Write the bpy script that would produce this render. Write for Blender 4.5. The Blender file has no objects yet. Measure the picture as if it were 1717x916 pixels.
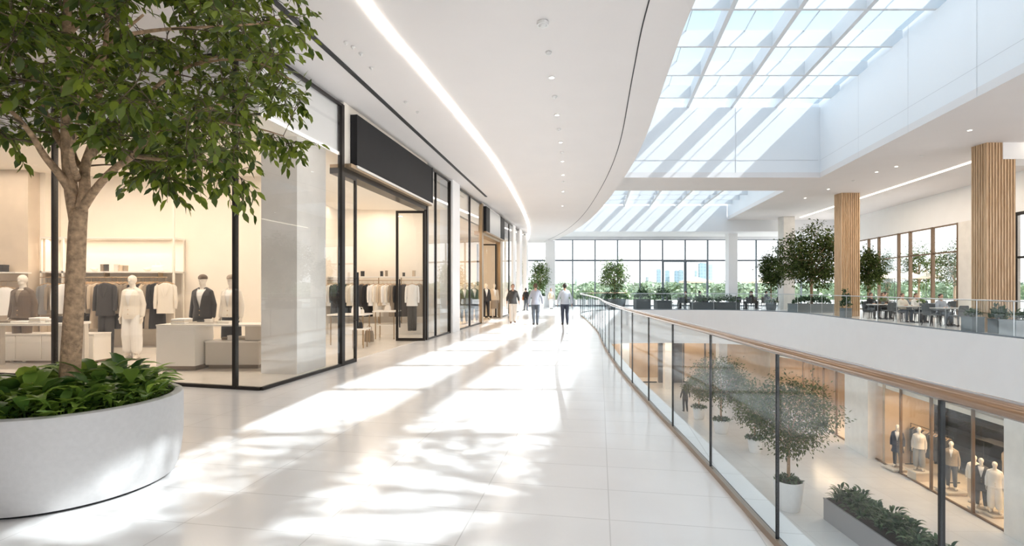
import bpy, bmesh, math, random
import numpy as np
from mathutils import Vector, Matrix, geometry
R = random.Random(7)
PI = math.pi
sc = bpy.context.scene
COL = sc.collection
F, H, CX, HY = 860.0, 1.6, 858.5, 482.0

def ax(px, d):            # lateral position that photo column px has at distance d
    return (px - CX) / F * d
def dist(py, z=0.0):      # distance at which height z meets photo row py
    return (H - z) * F / (py - HY)

# ---------------------------------------------------------------- materials
def node_mat(name):
    m = bpy.data.materials.new(name); m.use_nodes = True
    nt = m.node_tree; nt.nodes.clear()
    out = nt.nodes.new('ShaderNodeOutputMaterial')
    return m, nt, out
MATS = {}
def mat(name, col, rough=0.5, metal=0.0, spec=0.5, var=0.0, scale=6.0, bump=0.0, bscale=40.0, coat=0.0, sheen=0.0, emit=None):
    if name in MATS: return MATS[name]
    m, nt, out = node_mat(name)
    b = nt.nodes.new('ShaderNodeBsdfPrincipled')
    b.inputs['Base Color'].default_value = (*col, 1)
    b.inputs['Roughness'].default_value = rough
    b.inputs['Metallic'].default_value = metal
    b.inputs['Specular IOR Level'].default_value = spec
    if coat: b.inputs['Coat Weight'].default_value = coat
    if sheen: b.inputs['Sheen Weight'].default_value = sheen
    tc = nt.nodes.new('ShaderNodeTexCoord')
    if var:
        n = nt.nodes.new('ShaderNodeTexNoise'); n.inputs['Scale'].default_value = scale; n.inputs['Detail'].default_value = 4
        nt.links.new(tc.outputs['Object'], n.inputs['Vector'])
        r = nt.nodes.new('ShaderNodeValToRGB')
        r.color_ramp.elements[0].position = .3; r.color_ramp.elements[1].position = .7
        r.color_ramp.elements[0].color = (*[max(0, c * (1 - var)) for c in col], 1)
        r.color_ramp.elements[1].color = (*[min(1, c * (1 + var)) for c in col], 1)
        nt.links.new(n.outputs['Fac'], r.inputs['Fac']); nt.links.new(r.outputs['Color'], b.inputs['Base Color'])
    if bump:
        n2 = nt.nodes.new('ShaderNodeTexNoise'); n2.inputs['Scale'].default_value = bscale; n2.inputs['Detail'].default_value = 3
        nt.links.new(tc.outputs['Object'], n2.inputs['Vector'])
        bp = nt.nodes.new('ShaderNodeBump'); bp.inputs['Strength'].default_value = bump; bp.inputs['Distance'].default_value = .02
        nt.links.new(n2.outputs['Fac'], bp.inputs['Height']); nt.links.new(bp.outputs['Normal'], b.inputs['Normal'])
    if emit:
        b.inputs['Emission Color'].default_value = (*emit[0], 1); b.inputs['Emission Strength'].default_value = emit[1]
    nt.links.new(b.outputs[0], out.inputs[0])
    MATS[name] = m
    return m
def glass(name, tint, lo=.04, hi=.55, rough=0.0):
    m, nt, out = node_mat(name)
    t = nt.nodes.new('ShaderNodeBsdfTransparent'); t.inputs[0].default_value = (*tint, 1)
    g = nt.nodes.new('ShaderNodeBsdfGlossy'); g.inputs['Roughness'].default_value = rough; g.inputs['Color'].default_value = (.95, .97, 1, 1)
    lw = nt.nodes.new('ShaderNodeLayerWeight'); lw.inputs['Blend'].default_value = .5
    p = nt.nodes.new('ShaderNodeMath'); p.operation = 'POWER'; p.inputs[1].default_value = 4
    ma = nt.nodes.new('ShaderNodeMath'); ma.operation = 'MULTIPLY_ADD'; ma.inputs[1].default_value = hi; ma.inputs[2].default_value = lo
    mx = nt.nodes.new('ShaderNodeMixShader')
    nt.links.new(lw.outputs['Facing'], p.inputs[0]); nt.links.new(p.outputs[0], ma.inputs[0]); nt.links.new(ma.outputs[0], mx.inputs[0])
    nt.links.new(t.outputs[0], mx.inputs[1]); nt.links.new(g.outputs[0], mx.inputs[2]); nt.links.new(mx.outputs[0], out.inputs[0])
    MATS[name] = m
    return m
def emission(name, col, s):
    m, nt, out = node_mat(name)
    e = nt.nodes.new('ShaderNodeEmission'); e.inputs[0].default_value = (*col, 1); e.inputs[1].default_value = s
    nt.links.new(e.outputs[0], out.inputs[0]); MATS[name] = m
    return m
def leaf_mat(name, c0, c1, trans=.35, scale=3.0, rough=.4, spec=.4):
    m, nt, out = node_mat(name)
    b = nt.nodes.new('ShaderNodeBsdfPrincipled'); b.inputs['Roughness'].default_value = rough
    b.inputs['Specular IOR Level'].default_value = spec
    t = nt.nodes.new('ShaderNodeBsdfTranslucent')
    at_ = nt.nodes.new('ShaderNodeAttribute'); at_.attribute_name = 'leafv'
    r = nt.nodes.new('ShaderNodeValToRGB')
    r.color_ramp.elements[0].color = (*c0, 1); r.color_ramp.elements[1].color = (*c1, 1)
    nt.links.new(at_.outputs['Fac'], r.inputs['Fac'])
    nt.links.new(r.outputs['Color'], b.inputs['Base Color'])
    hs = nt.nodes.new('ShaderNodeHueSaturation'); hs.inputs['Value'].default_value = 1.9; hs.inputs['Hue'].default_value = .48
    nt.links.new(r.outputs['Color'], hs.inputs['Color']); nt.links.new(hs.outputs['Color'], t.inputs[0])
    mx = nt.nodes.new('ShaderNodeMixShader'); mx.inputs[0].default_value = trans
    nt.links.new(b.outputs[0], mx.inputs[1]); nt.links.new(t.outputs[0], mx.inputs[2]); nt.links.new(mx.outputs[0], out.inputs[0])
    MATS[name] = m
    return m
def tile_mat(name, col, joint, tw, tl, rough, ang, off=(0, 0), jw=.006, spec=.5):
    m, nt, out = node_mat(name)
    b = nt.nodes.new('ShaderNodeBsdfPrincipled'); b.inputs['Roughness'].default_value = rough; b.inputs['Specular IOR Level'].default_value = spec
    tc = nt.nodes.new('ShaderNodeTexCoord')
    mp = nt.nodes.new('ShaderNodeMapping'); mp.inputs['Rotation'].default_value = (0, 0, ang); mp.inputs['Location'].default_value = (*off, 0)
    nt.links.new(tc.outputs['Object'], mp.inputs['Vector'])
    br = nt.nodes.new('ShaderNodeTexBrick'); br.offset = 0; br.squash = 1
    br.inputs['Scale'].default_value = 1; br.inputs['Brick Width'].default_value = tw; br.inputs['Row Height'].default_value = tl
    br.inputs['Mortar Size'].default_value = jw; br.inputs['Mortar Smooth'].default_value = .2; br.inputs['Bias'].default_value = 0
    br.inputs['Color1'].default_value = (*col, 1); br.inputs['Color2'].default_value = (*[c * .965 for c in col], 1)
    br.inputs['Mortar'].default_value = (*joint, 1)
    nt.links.new(mp.outputs[0], br.inputs['Vector'])
    n = nt.nodes.new('ShaderNodeTexNoise'); n.inputs['Scale'].default_value = 1.6; n.inputs['Detail'].default_value = 6
    nt.links.new(tc.outputs['Object'], n.inputs['Vector'])
    rp = nt.nodes.new('ShaderNodeValToRGB'); rp.color_ramp.elements[0].position = .35; rp.color_ramp.elements[1].position = .7
    rp.color_ramp.elements[0].color = (.955, .95, .945, 1); rp.color_ramp.elements[1].color = (1, 1, 1, 1)
    nt.links.new(n.outputs['Fac'], rp.inputs[0])
    mx = nt.nodes.new('ShaderNodeMix'); mx.data_type = 'RGBA'; mx.blend_type = 'MULTIPLY'; mx.inputs[0].default_value = 1
    nt.links.new(br.outputs['Color'], mx.inputs[6]); nt.links.new(rp.outputs[0], mx.inputs[7])
    nt.links.new(mx.outputs[2], b.inputs['Base Color']); nt.links.new(b.outputs[0], out.inputs[0])
    MATS[name] = m
    return m

ANG = math.atan(.17)
M_TILE = tile_mat('floor_tile', (.88, .865, .86), (.68, .665, .655), .95, .53, .17, ANG, (-.07, .12), .0045)
M_SHOPFLOOR = mat('shop_floor', (.80, .74, .66), .2, var=.04, scale=2)
M_LOWTILE = tile_mat('lower_tile', (.74, .725, .71), (.55, .53, .52), 1.2, 1.2, .18, 0)
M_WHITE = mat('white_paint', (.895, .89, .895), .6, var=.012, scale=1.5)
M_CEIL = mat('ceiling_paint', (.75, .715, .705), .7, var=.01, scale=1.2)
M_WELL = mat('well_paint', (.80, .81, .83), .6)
M_BOUNCECUT = mat('bounce_cut_grey', (.34, .34, .35), .6)  # grey chosen for unseen well walls, to soak up bounced light
M_JOINT = mat('shadow_gap', (.03, .03, .032), .6)
M_GREYJ = mat('panel_joint', (.55, .55, .56), .6)
M_BRONZE = mat('dark_bronze_metal', (.035, .030, .027), .35, .7)
M_BLACK = mat('black_metal', (.018, .018, .02), .4, .5)
M_SIGN = mat('sign_face_charcoal', (.014, .014, .016), .6, 0, .25, var=.05, scale=4)
M_CHAMP = mat('champagne_metal', (.42, .31, .20), .35, .8)
M_RAIL = mat('brushed_copper_rail', (.30, .185, .115), .22, .35, coat=.8)
M_RAILBASE = mat('bronze_base_channel', (.33, .26, .205), .4, .25)
M_STEEL = mat('brushed_steel', (.62, .64, .66), .3, .8)
M_GREYFR = mat('grey_window_frame', (.17, .20, .23), .45, .3)
M_BROWNFR = mat('brown_window_frame', (.20, .13, .08), .45, .3)
M_CREAM = mat('shop_wall_cream', (.90, .82, .71), .6, var=.02, scale=2)
M_CREAMC = mat('shop_ceiling_cream', (.90, .84, .75), .7)
M_STONE = mat('pale_travertine', (.83, .79, .74), .3, var=.05, scale=2.5)
M_STONEB = mat('beige_travertine', (.66, .55, .43), .35, var=.08, scale=2.2)
M_JOIN = mat('white_lacquer', (.88, .83, .76), .3, coat=.2)
M_GREYJOIN = mat('greige_lacquer', (.66, .60, .52), .35)
M_KICK = mat('plinth_bronze', (.30, .23, .17), .4, .5)
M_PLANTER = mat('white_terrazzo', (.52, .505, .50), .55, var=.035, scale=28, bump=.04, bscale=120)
M_SOIL = mat('dark_soil', (.025, .018, .012), .9, var=.4, scale=30, bump=.5)
M_TWIG = mat('twig_bark', (.10, .07, .04), .8)
M_BARK = mat('brown_bark', (.40, .26, .155), .8, var=.38, scale=26, bump=.8, bscale=45)
M_BARKD = mat('dark_bark', (.13, .085, .055), .85, var=.3, scale=12, bump=.5)
M_WOOD = None
M_POT = mat('white_pot', (.78, .77, .76), .45, var=.02)
M_GREYPOT = mat('grey_planter', (.19, .21, .22), .5, var=.06)
M_DARKPOT = mat('charcoal_planter', (.055, .065, .07), .5, var=.06)
M_STEELPOT = mat('pale_grey_planter', (.42, .44, .46), .45, .1, var=.04)
M_GLASS = glass('shop_glass', (.985, .985, .98), .03, .42)
M_RAILGL = glass('railing_glass', (.965, .985, .985), .022, .16)
M_WINGL = glass('window_glass', (.97, .985, .99), .03, .4)
M_SKYGL = glass('skylight_glass', (.80, .85, .88), .02, .25)
M_LED = emission('led_strip', (1.0, .91, .80), 9.0)
M_LEDW = emission('led_strip_warm', (1.0, .86, .68), 5.0)
M_LAMP = emission('lamp_disc', (1.0, .93, .82), 10.0)
M_LEAF = leaf_mat('tree_leaf', (.024, .048, .006), (.150, .200, .022), .36)
M_LEAFG = leaf_mat('ground_leaf', (.025, .080, .016), (.23, .36, .06), .36)
M_LEAFD = leaf_mat('court_leaf', (.026, .046, .014), (.095, .13, .036), .3, 3, .6, .12)
M_LEAFL = leaf_mat('light_leaf', (.05, .10, .03), (.17, .24, .07), .3)
M_LEAFB = leaf_mat('bush_leaf', (.02, .05, .025), (.08, .14, .06), .25)
M_SKIN = mat('skin', (.62, .38, .28), .5)
M_SKIND = mat('skin_tan', (.45, .27, .19), .5)
M_MANN = mat('mannequin_cream', (.80, .72, .62), .4)
CLOTH = {}
for nm, c in dict(black=(.018, .017, .018), charcoal=(.05, .046, .045), brown=(.13, .09, .06), taupe=(.30, .24, .18), grey=(.30, .29, .28),
                  cream=(.80, .73, .63), white=(.86, .83, .79), beige=(.62, .50, .37), lavgrey=(.36, .37, .43), coolgrey=(.42, .44, .49),
                  slate=(.09, .10, .12), navy=(.03, .035, .055), sand=(.72, .65, .58), rust=(.45, .16, .06), olive=(.12, .12, .07)).items():
    CLOTH[nm] = mat('cloth_' + nm, c, .85, sheen=.15, bump=.12, bscale=22)
M_HAIR = mat('hair_dark', (.02, .014, .010), .5)
M_HAIRB = mat('hair_brown', (.09, .05, .028), .5)
M_SHOE = mat('shoe_leather', (.03, .022, .018), .4)
M_SHOEB = mat('shoe_brown', (.16, .08, .045), .45)
M_HANGER = mat('hanger_wood', (.55, .36, .20), .45)
M_DKCHAIR = mat('chair_charcoal', (.055, .06, .065), .5)
M_GRCHAIR = mat('chair_grey', (.13, .14, .15), .5)
M_TABLETOP = mat('table_top_pale', (.62, .60, .58), .4)
M_CANVAS = mat('parasol_canvas', (.80, .66, .50), .8)
M_EYE = mat('eye_dark', (.02, .015, .012), .3)

# ---------------------------------------------------------------- mesh builder
class MB:
    def __init__(s): s.v = []; s.f = []; s.m = []
    def add(s, vs, fs, mi=0):
        o = len(s.v); s.v += [tuple(p) for p in vs]; s.f += [tuple(o + i for i in f) for f in fs]; s.m += [mi] * len(fs); return s
    def box(s, x0, y0, z0, x1, y1, z1, mi=0, rz=0.0, bev=0.0):
        if bev > 0:
            return s.bbox(x0, y0, z0, x1, y1, z1, bev, mi, rz)
        vs = [(x, y, z) for z in (z0, z1) for x, y in ((x0, y0), (x1, y0), (x1, y1), (x0, y1))]
        if rz:
            c, sn = math.cos(rz), math.sin(rz); vs = [(x * c - y * sn, x * sn + y * c, z) for x, y, z in vs]
        return s.add(vs, [(3, 2, 1, 0), (4, 5, 6, 7), (0, 1, 5, 4), (1, 2, 6, 5), (2, 3, 7, 6), (3, 0, 4, 7)], mi)
    def bbox(s, x0, y0, z0, x1, y1, z1, b, mi=0, rz=0.0):
        bm = bmesh.new(); bmesh.ops.create_cube(bm, size=1)
        bmesh.ops.scale(bm, vec=(x1 - x0, y1 - y0, z1 - z0), verts=bm.verts)
        bmesh.ops.translate(bm, vec=((x0 + x1) / 2, (y0 + y1) / 2, (z0 + z1) / 2), verts=bm.verts)
        bmesh.ops.bevel(bm, geom=bm.edges[:], offset=b, segments=2, affect='EDGES', profile=.5)
        if rz: bmesh.ops.rotate(bm, cent=(0, 0, 0), matrix=Matrix.Rotation(rz, 3, 'Z'), verts=bm.verts)
        bm.verts.index_update()
        s.add([v.co[:] for v in bm.verts], [[v.index for v in f.verts] for f in bm.faces], mi); bm.free(); return s
    def prism(s, poly, z0, z1, mi=0, side=None, holes=()):
        loops = [list(poly)] + [list(h) for h in holes]
        flat = [p for l in loops for p in l]
        tri = geometry.tessellate_polygon([[Vector((p[0], p[1], 0)) for p in l] for l in loops])
        n = len(flat)
        vs = [(p[0], p[1], z0) for p in flat] + [(p[0], p[1], z1) for p in flat]
        fs_t = []; fs_b = []
        for t in tri:
            a, b, c = [flat[i] for i in t]
            ar = (b[0] - a[0]) * (c[1] - a[1]) - (b[1] - a[1]) * (c[0] - a[0])
            t = tuple(t) if ar > 0 else (t[2], t[1], t[0])
            fs_t.append(tuple(i + n for i in t)); fs_b.append((t[2], t[1], t[0]))
        sd = []
        o = 0
        for li, l in enumerate(loops):
            k = len(l)
            area = sum(l[i][0] * l[(i + 1) % k][1] - l[(i + 1) % k][0] * l[i][1] for i in range(k))
            fwd = (area > 0) == (li == 0)
            for i in range(k):
                a, b = o + i, o + (i + 1) % k
                sd.append((a, b, b + n, a + n) if fwd else (b, a, a + n, b + n))
            o += k
        q = len(s.v); s.v += vs
        for fs, m_ in ((fs_t, mi), (fs_b, side if side is not None else mi), (sd, side if side is not None else mi)):
            s.f += [tuple(q + i for i in f) for f in fs]; s.m += [m_] * len(fs)
        return s
    def tube(s, pts, rad, n=10, mi=0, caps=True, flat=1.0):
        pts = [Vector(p) for p in pts]
        rs = rad if isinstance(rad, (list, tuple)) else [rad] * len(pts)
        up = Vector((0, 0, 1)); o = len(s.v); prev = None
        for i, p in enumerate(pts):
            d = (pts[min(i + 1, len(pts) - 1)] - pts[max(i - 1, 0)])
            d = d.normalized() if d.length > 1e-9 else up
            if prev is None:
                a = d.cross(up) if abs(d.z) < .95 else d.cross(Vector((0, 1, 0)))
                a.normalize()
            else:
                a = prev - d * prev.dot(d)
                a = a.normalized() if a.length > 1e-6 else d.orthogonal().normalized()
            prev = a; b = d.cross(a)
            for k in range(n):
                t = 2 * PI * k / n
                s.v.append(tuple(p + (a * math.cos(t) + b * math.sin(t) * flat) * rs[i]))
        for i in range(len(pts) - 1):
            for k in range(n):
                k2 = (k + 1) % n
                s.f.append((o + i * n + k, o + i * n + k2, o + (i + 1) * n + k2, o + (i + 1) * n + k)); s.m.append(mi)
        if caps:
            s.f.append(tuple(o + k for k in range(n))[::-1]); s.m.append(mi)
            e = o + (len(pts) - 1) * n
            s.f.append(tuple(e + k for k in range(n))); s.m.append(mi)
        return s
    def lathe(s, prof, n=32, c=(0, 0, 0), mi=0, cap0=True, cap1=True, sx=1, sy=1):
        o = len(s.v)
        for r, z in prof:
            for k in range(n):
                t = 2 * PI * k / n; s.v.append((c[0] + r * sx * math.cos(t), c[1] + r * sy * math.sin(t), c[2] + z))
        for i in range(len(prof) - 1):
            for k in range(n):
                k2 = (k + 1) % n
                s.f.append((o + i * n + k, o + i * n + k2, o + (i + 1) * n + k2, o + (i + 1) * n + k)); s.m.append(mi)
        if cap0: s.f.append(tuple(o + k for k in range(n))[::-1]); s.m.append(mi)
        if cap1:
            e = o + (len(prof) - 1) * n; s.f.append(tuple(e + k for k in range(n))); s.m.append(mi)
        return s
    def loft(s, secs, n=16, mi=0, p=2.0):   # secs: (cx, cy, z, rx, ry), superellipse power p
        o = len(s.v)
        for cx, cy, z, rx, ry in secs:
            for k in range(n):
                t = 2 * PI * k / n; c, q = math.cos(t), math.sin(t)
                s.v.append((cx + rx * math.copysign(abs(c) ** (2 / p), c), cy + ry * math.copysign(abs(q) ** (2 / p), q), z))
        up = secs[-1][2] > secs[0][2]
        for i in range(len(secs) - 1):
            for k in range(n):
                k2 = (k + 1) % n
                f = (o + i * n + k, o + i * n + k2, o + (i + 1) * n + k2, o + (i + 1) * n + k)
                s.f.append(f if up else f[::-1]); s.m.append(mi)
        f0 = tuple(o + k for k in range(n)); e = o + (len(secs) - 1) * n; f1 = tuple(e + k for k in range(n))
        s.f.append(f0[::-1] if up else f0); s.f.append(f1 if up else f1[::-1]); s.m += [mi, mi]
        return s
    def capsule(s, p0, r0, p1, r1, n=12, sq=1.0):
        p0, p1 = Vector(p0), Vector(p1); d = (p1 - p0).normalized()
        pts, rs = [], []
        for i in range(5):
            t = PI / 2 * (i + .25) / 4.25
            pts.append(p0 - d * r0 * math.cos(t)); rs.append(r0 * math.sin(t))
        for i in range(5):
            t = PI / 2 * (i) / 4.25
            pts.append(p1 + d * r1 * math.sin(t)); rs.append(r1 * math.cos(t))
        return s.tube(pts, rs, n, flat=sq)
    def ell(s, c, r, n=14, m=8):
        prof = [(math.sin(PI * (i + .2) / (m + .4)), -math.cos(PI * (i + .2) / (m + .4))) for i in range(m + 1)]
        o = len(s.v)
        s.lathe(prof, n)
        for i in range(o, len(s.v)):
            x, y, z = s.v[i]; s.v[i] = (c[0] + x * r[0], c[1] + y * r[1], c[2] + z * r[2])
        return s
    def mesh(s, name, mats, smooth=False, angle=None):
        me = bpy.data.meshes.new(name); me.from_pydata(s.v, [], s.f)
        for m_ in (mats if isinstance(mats, (list, tuple)) else [mats]): me.materials.append(m_)
        if any(s.m): me.polygons.foreach_set('material_index', s.m)
        if smooth:
            me.polygons.foreach_set('use_smooth', [True] * len(me.polygons))
            if angle is not None:
                me.set_sharp_from_angle(angle=angle)
        me.update(); return me
def link(name, me, parent=None, loc=None, rz=None):
    o = bpy.data.objects.new(name, me); COL.objects.link(o)
    if parent is not None: o.parent = parent
    if loc is not None: o.location = loc
    if rz is not None: o.rotation_euler = (0, 0, rz)
    return o
def part(name, mb, m, parent, smooth=False, angle=None, label=None, loc=None):
    o = link(name, mb.mesh(name, m, smooth, angle) if isinstance(mb, MB) else mb, parent, loc)
    if label: o['label'] = label
    return o
def tag(o, label, cat, group=None, kind=None):
    o['label'] = label; o['category'] = cat
    if group: o['group'] = group
    if kind: o['kind'] = kind
    return o
def thing(name, label, cat, loc=(0, 0, 0), rz=0.0, group=None, kind=None):
    o = link(name, None, None, loc, rz); o.empty_display_size = .1
    return tag(o, label, cat, group, kind)
def struct(name, mb, m, label, cat, parent=None, smooth=False, angle=None):
    o = link(name, mb.mesh(name, m, smooth, angle), parent)
    return tag(o, label, cat, None, 'structure')
def dup(root, loc, rz, label=None, group=None, scale=None):
    r = root.copy(); COL.objects.link(r); r.location = loc; r.rotation_euler = (0, 0, rz)
    if scale: r.scale = scale
    if label: r['label'] = label
    if group: r['group'] = group
    for ch in list(root.children):
        c = ch.copy(); COL.objects.link(c); c.parent = r
        for g in list(ch.children):
            d = g.copy(); COL.objects.link(d); d.parent = c
    return r
def catmull(pts, n=8):
    P = [np.array(p, float) for p in pts]; out = []
    for i in range(len(P) - 1):
        p0 = P[i - 1] if i else 2 * P[0] - P[1]; p1, p2 = P[i], P[i + 1]
        p3 = P[i + 2] if i + 2 < len(P) else 2 * P[-1] - P[-2]
        for k in range(n):
            t = k / n
            out.append(tuple(.5 * (2 * p1 + (p2 - p0) * t + (2 * p0 - 5 * p1 + 4 * p2 - p3) * t * t + (3 * p1 - p0 - 3 * p2 + p3) * t ** 3)))
    out.append(tuple(P[-1])); return out
def resample(pts, step, start=0.0):
    P = np.array(pts, float); seg = np.linalg.norm(np.diff(P, axis=0), axis=1); s = np.concatenate([[0], np.cumsum(seg)])
    t = np.arange(start, s[-1], step)
    return [tuple(np.array([np.interp(q, s, P[:, k]) for k in range(P.shape[1])])) for q in t]
def offset(pts, d):       # to the right of the direction of travel
    P = np.array(pts, float)[:, :2]; T = np.gradient(P, axis=0); T /= np.linalg.norm(T, axis=1)[:, None]
    return [tuple(p + d * np.array((t[1], -t[0]))) for p, t in zip(P, T)]
def xat(curve, y):
    c = sorted([(p[1], p[0]) for p in curve]); return float(np.interp(y, [a for a, _ in c], [b for _, b in c]))
ORD = ['first', 'second', 'third', 'fourth', 'fifth', 'sixth', 'seventh', 'eighth', 'ninth', 'tenth', 'eleventh', 'twelfth', 'thirteenth', 'fourteenth', 'fifteenth', 'sixteenth', 'seventeenth', 'eighteenth', 'nineteenth', 'twentieth']
# ================================================================ THE SETTING
SX = lambda y: -3.47 + .17 * (y - 10.4)                      # shopfront line of the gallery
SFY = lambda px: 5.238 / (.17 - (px - CX) / F)                # distance along it that photo column px meets
U = Vector((.17, 1, 0)).normalized(); N = Vector((U.y, -U.x, 0))
CORNER = (SX(7.95), 7.95)

# void edge (ring of the atrium opening) and the balustrade line
RAIL_L = catmull([(1.36, -6), (1.45, -2), (1.54, 1), (1.64, 3.17), (1.73, 4.51), (1.80, 5.73), (1.87, 6.95), (2.05, 9.6), (2.45, 13.5), (3.12, 18.9), (3.62, 25), (3.95, 29.6), (4.6, 32.9), (6.0, 35.3), (8.2, 36.5)], 10)
VOID_L = offset(RAIL_L, .24)
VOID_R = catmull([(8.35, 36.24), (11.5, 36.3), (14.2, 36.0), (16.2, 35.0), (17.5, 33.2), (17.75, 31.0), (17.15, 27), (16.45, 22.3), (16.05, 18.7), (15.8, 15.8), (15.6, 10), (15.5, 2), (15.5, -6)], 10)
VOID = VOID_L + VOID_R[1:]
OUT = [(-16, -8), (27, -8), (27, 43.8), (-16, 43.8)]
LT = -2.35
b = MB().prism(OUT, LT, 0, 0, 1, [VOID])
struct('floor', b, [M_TILE, M_WHITE], 'pale large tile gallery floor around the long atrium opening, white slab edge', 'floor')
b = MB().box(-16, -10, -6.6, 30, 46, -6.4)
struct('floor_lower', b, [M_LOWTILE], 'polished pale stone floor of the court below the railing', 'floor')
b = MB().box(-16, 43.8, -.5, 75, 66, -.02).box(27, 2, -.5, 75, 43.8, -.02)
struct('floor_terrace', b, [mat('terrace_paving', (.50, .48, .45), .7, var=.08)], 'outdoor terrace paving beyond the tall windows', 'terrace')
b = MB().box(-400, 66, -7, 600, 700, -6.4)
struct('ground', b, [mat('park_ground', (.16, .20, .09), .9, var=.2, scale=.05)], 'green park ground far outside below the terrace', 'ground')

# ---- ceilings
CL = catmull([(.9, -8), (1.5, -3), (1.9, 1), (2.13, 3.5), (2.43, 6.8), (2.75, 9.0), (3.45, 13.5), (3.9, 18), (4.25, 24), (4.35, 29), (4.2, 34), (3.75, 39), (3.0, 43.8)], 10)
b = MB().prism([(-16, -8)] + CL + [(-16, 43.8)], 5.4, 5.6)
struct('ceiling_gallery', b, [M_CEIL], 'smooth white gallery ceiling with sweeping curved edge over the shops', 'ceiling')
WR = lambda y: 14.6 - .185 * (24.3 - y)
WELL1 = [(xat(CL, y), y) for y in np.linspace(-4, 24.3, 24)] + [(WR(24.3), 24.3), (WR(-4), -4)]
W2R = lambda y: 14.7 + (y - 27.6) * .16
WELL2 = [(xat(CL, y), y) for y in np.linspace(27.6, 39.56, 12)] + [(W2R(39.56), 39.56), (W2R(27.6), 27.6)]
CZ, SZ, S2 = 6.8, 10.13, 7.8
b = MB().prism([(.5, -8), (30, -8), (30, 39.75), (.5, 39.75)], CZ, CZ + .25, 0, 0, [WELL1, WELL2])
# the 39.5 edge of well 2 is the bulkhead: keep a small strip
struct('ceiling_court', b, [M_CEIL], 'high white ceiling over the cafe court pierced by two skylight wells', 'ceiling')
b = MB().box(2.5, 39.52, 5.9, 30, 43.8, 6.3).box(2.5, 39.52, 6.3, 30, 39.72, 7.9)
struct('ceiling_bulkhead', b, [M_WELL], 'lowered white ceiling band in front of the end windows', 'ceiling')
def wall_strip(mb, pts, z0, z1, th, mi=0):
    a = pts; c = offset(pts, th)
    return mb.prism(list(a) + list(reversed(c)), z0, z1, mi)
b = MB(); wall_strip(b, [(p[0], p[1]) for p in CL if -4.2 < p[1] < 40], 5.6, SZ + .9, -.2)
struct('wall_well_left', b, [M_BOUNCECUT], 'curved unseen upstand wall above the gallery ceiling edge, greyed to cut bounce', 'wall')
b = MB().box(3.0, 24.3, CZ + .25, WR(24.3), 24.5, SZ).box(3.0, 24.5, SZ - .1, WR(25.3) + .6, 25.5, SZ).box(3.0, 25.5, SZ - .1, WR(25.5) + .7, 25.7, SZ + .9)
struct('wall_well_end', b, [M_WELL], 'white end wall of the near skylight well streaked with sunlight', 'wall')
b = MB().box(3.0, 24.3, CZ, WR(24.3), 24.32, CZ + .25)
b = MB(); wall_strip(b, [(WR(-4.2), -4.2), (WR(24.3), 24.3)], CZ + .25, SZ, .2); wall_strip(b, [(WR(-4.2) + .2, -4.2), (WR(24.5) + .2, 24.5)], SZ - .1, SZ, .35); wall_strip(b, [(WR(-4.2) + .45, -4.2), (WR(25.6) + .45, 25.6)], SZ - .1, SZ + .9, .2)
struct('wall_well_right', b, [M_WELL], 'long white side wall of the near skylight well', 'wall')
b = MB(); wall_strip(b, [(W2R(27.4), 27.4), (W2R(39.5), 39.5)], CZ + .25, S2 + .6, .2)
b.box(2.5, 27.4, CZ + .25, W2R(27.4), 27.6, S2 + .6)
struct('wall_well_far', b, [M_WELL], 'white walls of the far skylight well', 'wall')
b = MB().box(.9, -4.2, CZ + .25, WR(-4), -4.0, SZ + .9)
struct('wall_well_near', b, [M_BOUNCECUT], 'unseen grey wall closing the near skylight well', 'wall')
# fine panel joints on the well walls
b = MB()
dd = Vector((.185, 1, 0)).normalized(); nn = Vector((-dd.y, dd.x, 0))
for y in (11.2, 14.0, 17.2, 20.6):
    p = Vector((WR(y), y, 0)) + nn * .004
    q = p + dd * .012
    b.add([(p.x, p.y, CZ), (q.x, q.y, CZ), (q.x, q.y, SZ + .3), (p.x, p.y, SZ + .3), (p.x + .01, p.y, CZ), (q.x + .01, q.y, CZ), (q.x + .01, q.y, SZ + .3), (p.x + .01, p.y, SZ + .3)],
          [(3, 2, 1, 0), (4, 5, 6, 7), (0, 1, 5, 4), (2, 3, 7, 6)])
p = Vector((WR(-4), -4, 0)) + nn * .004; q = Vector((WR(24.28), 24.28, 0)) + nn * .004
b.add([(p.x, p.y, 7.62), (q.x, q.y, 7.62), (q.x, q.y, 7.632), (p.x, p.y, 7.632)], [(0, 1, 2, 3)])
b.box(10.6, 24.29, CZ + .25, 10.612, 24.3, SZ); b.box(4, 24.29, 7.62, 14.5, 24.3, 7.632)
struct('trim_1', b, [M_GREYJ], 'hairline panel joints on the white skylight well walls', 'trim')

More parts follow.
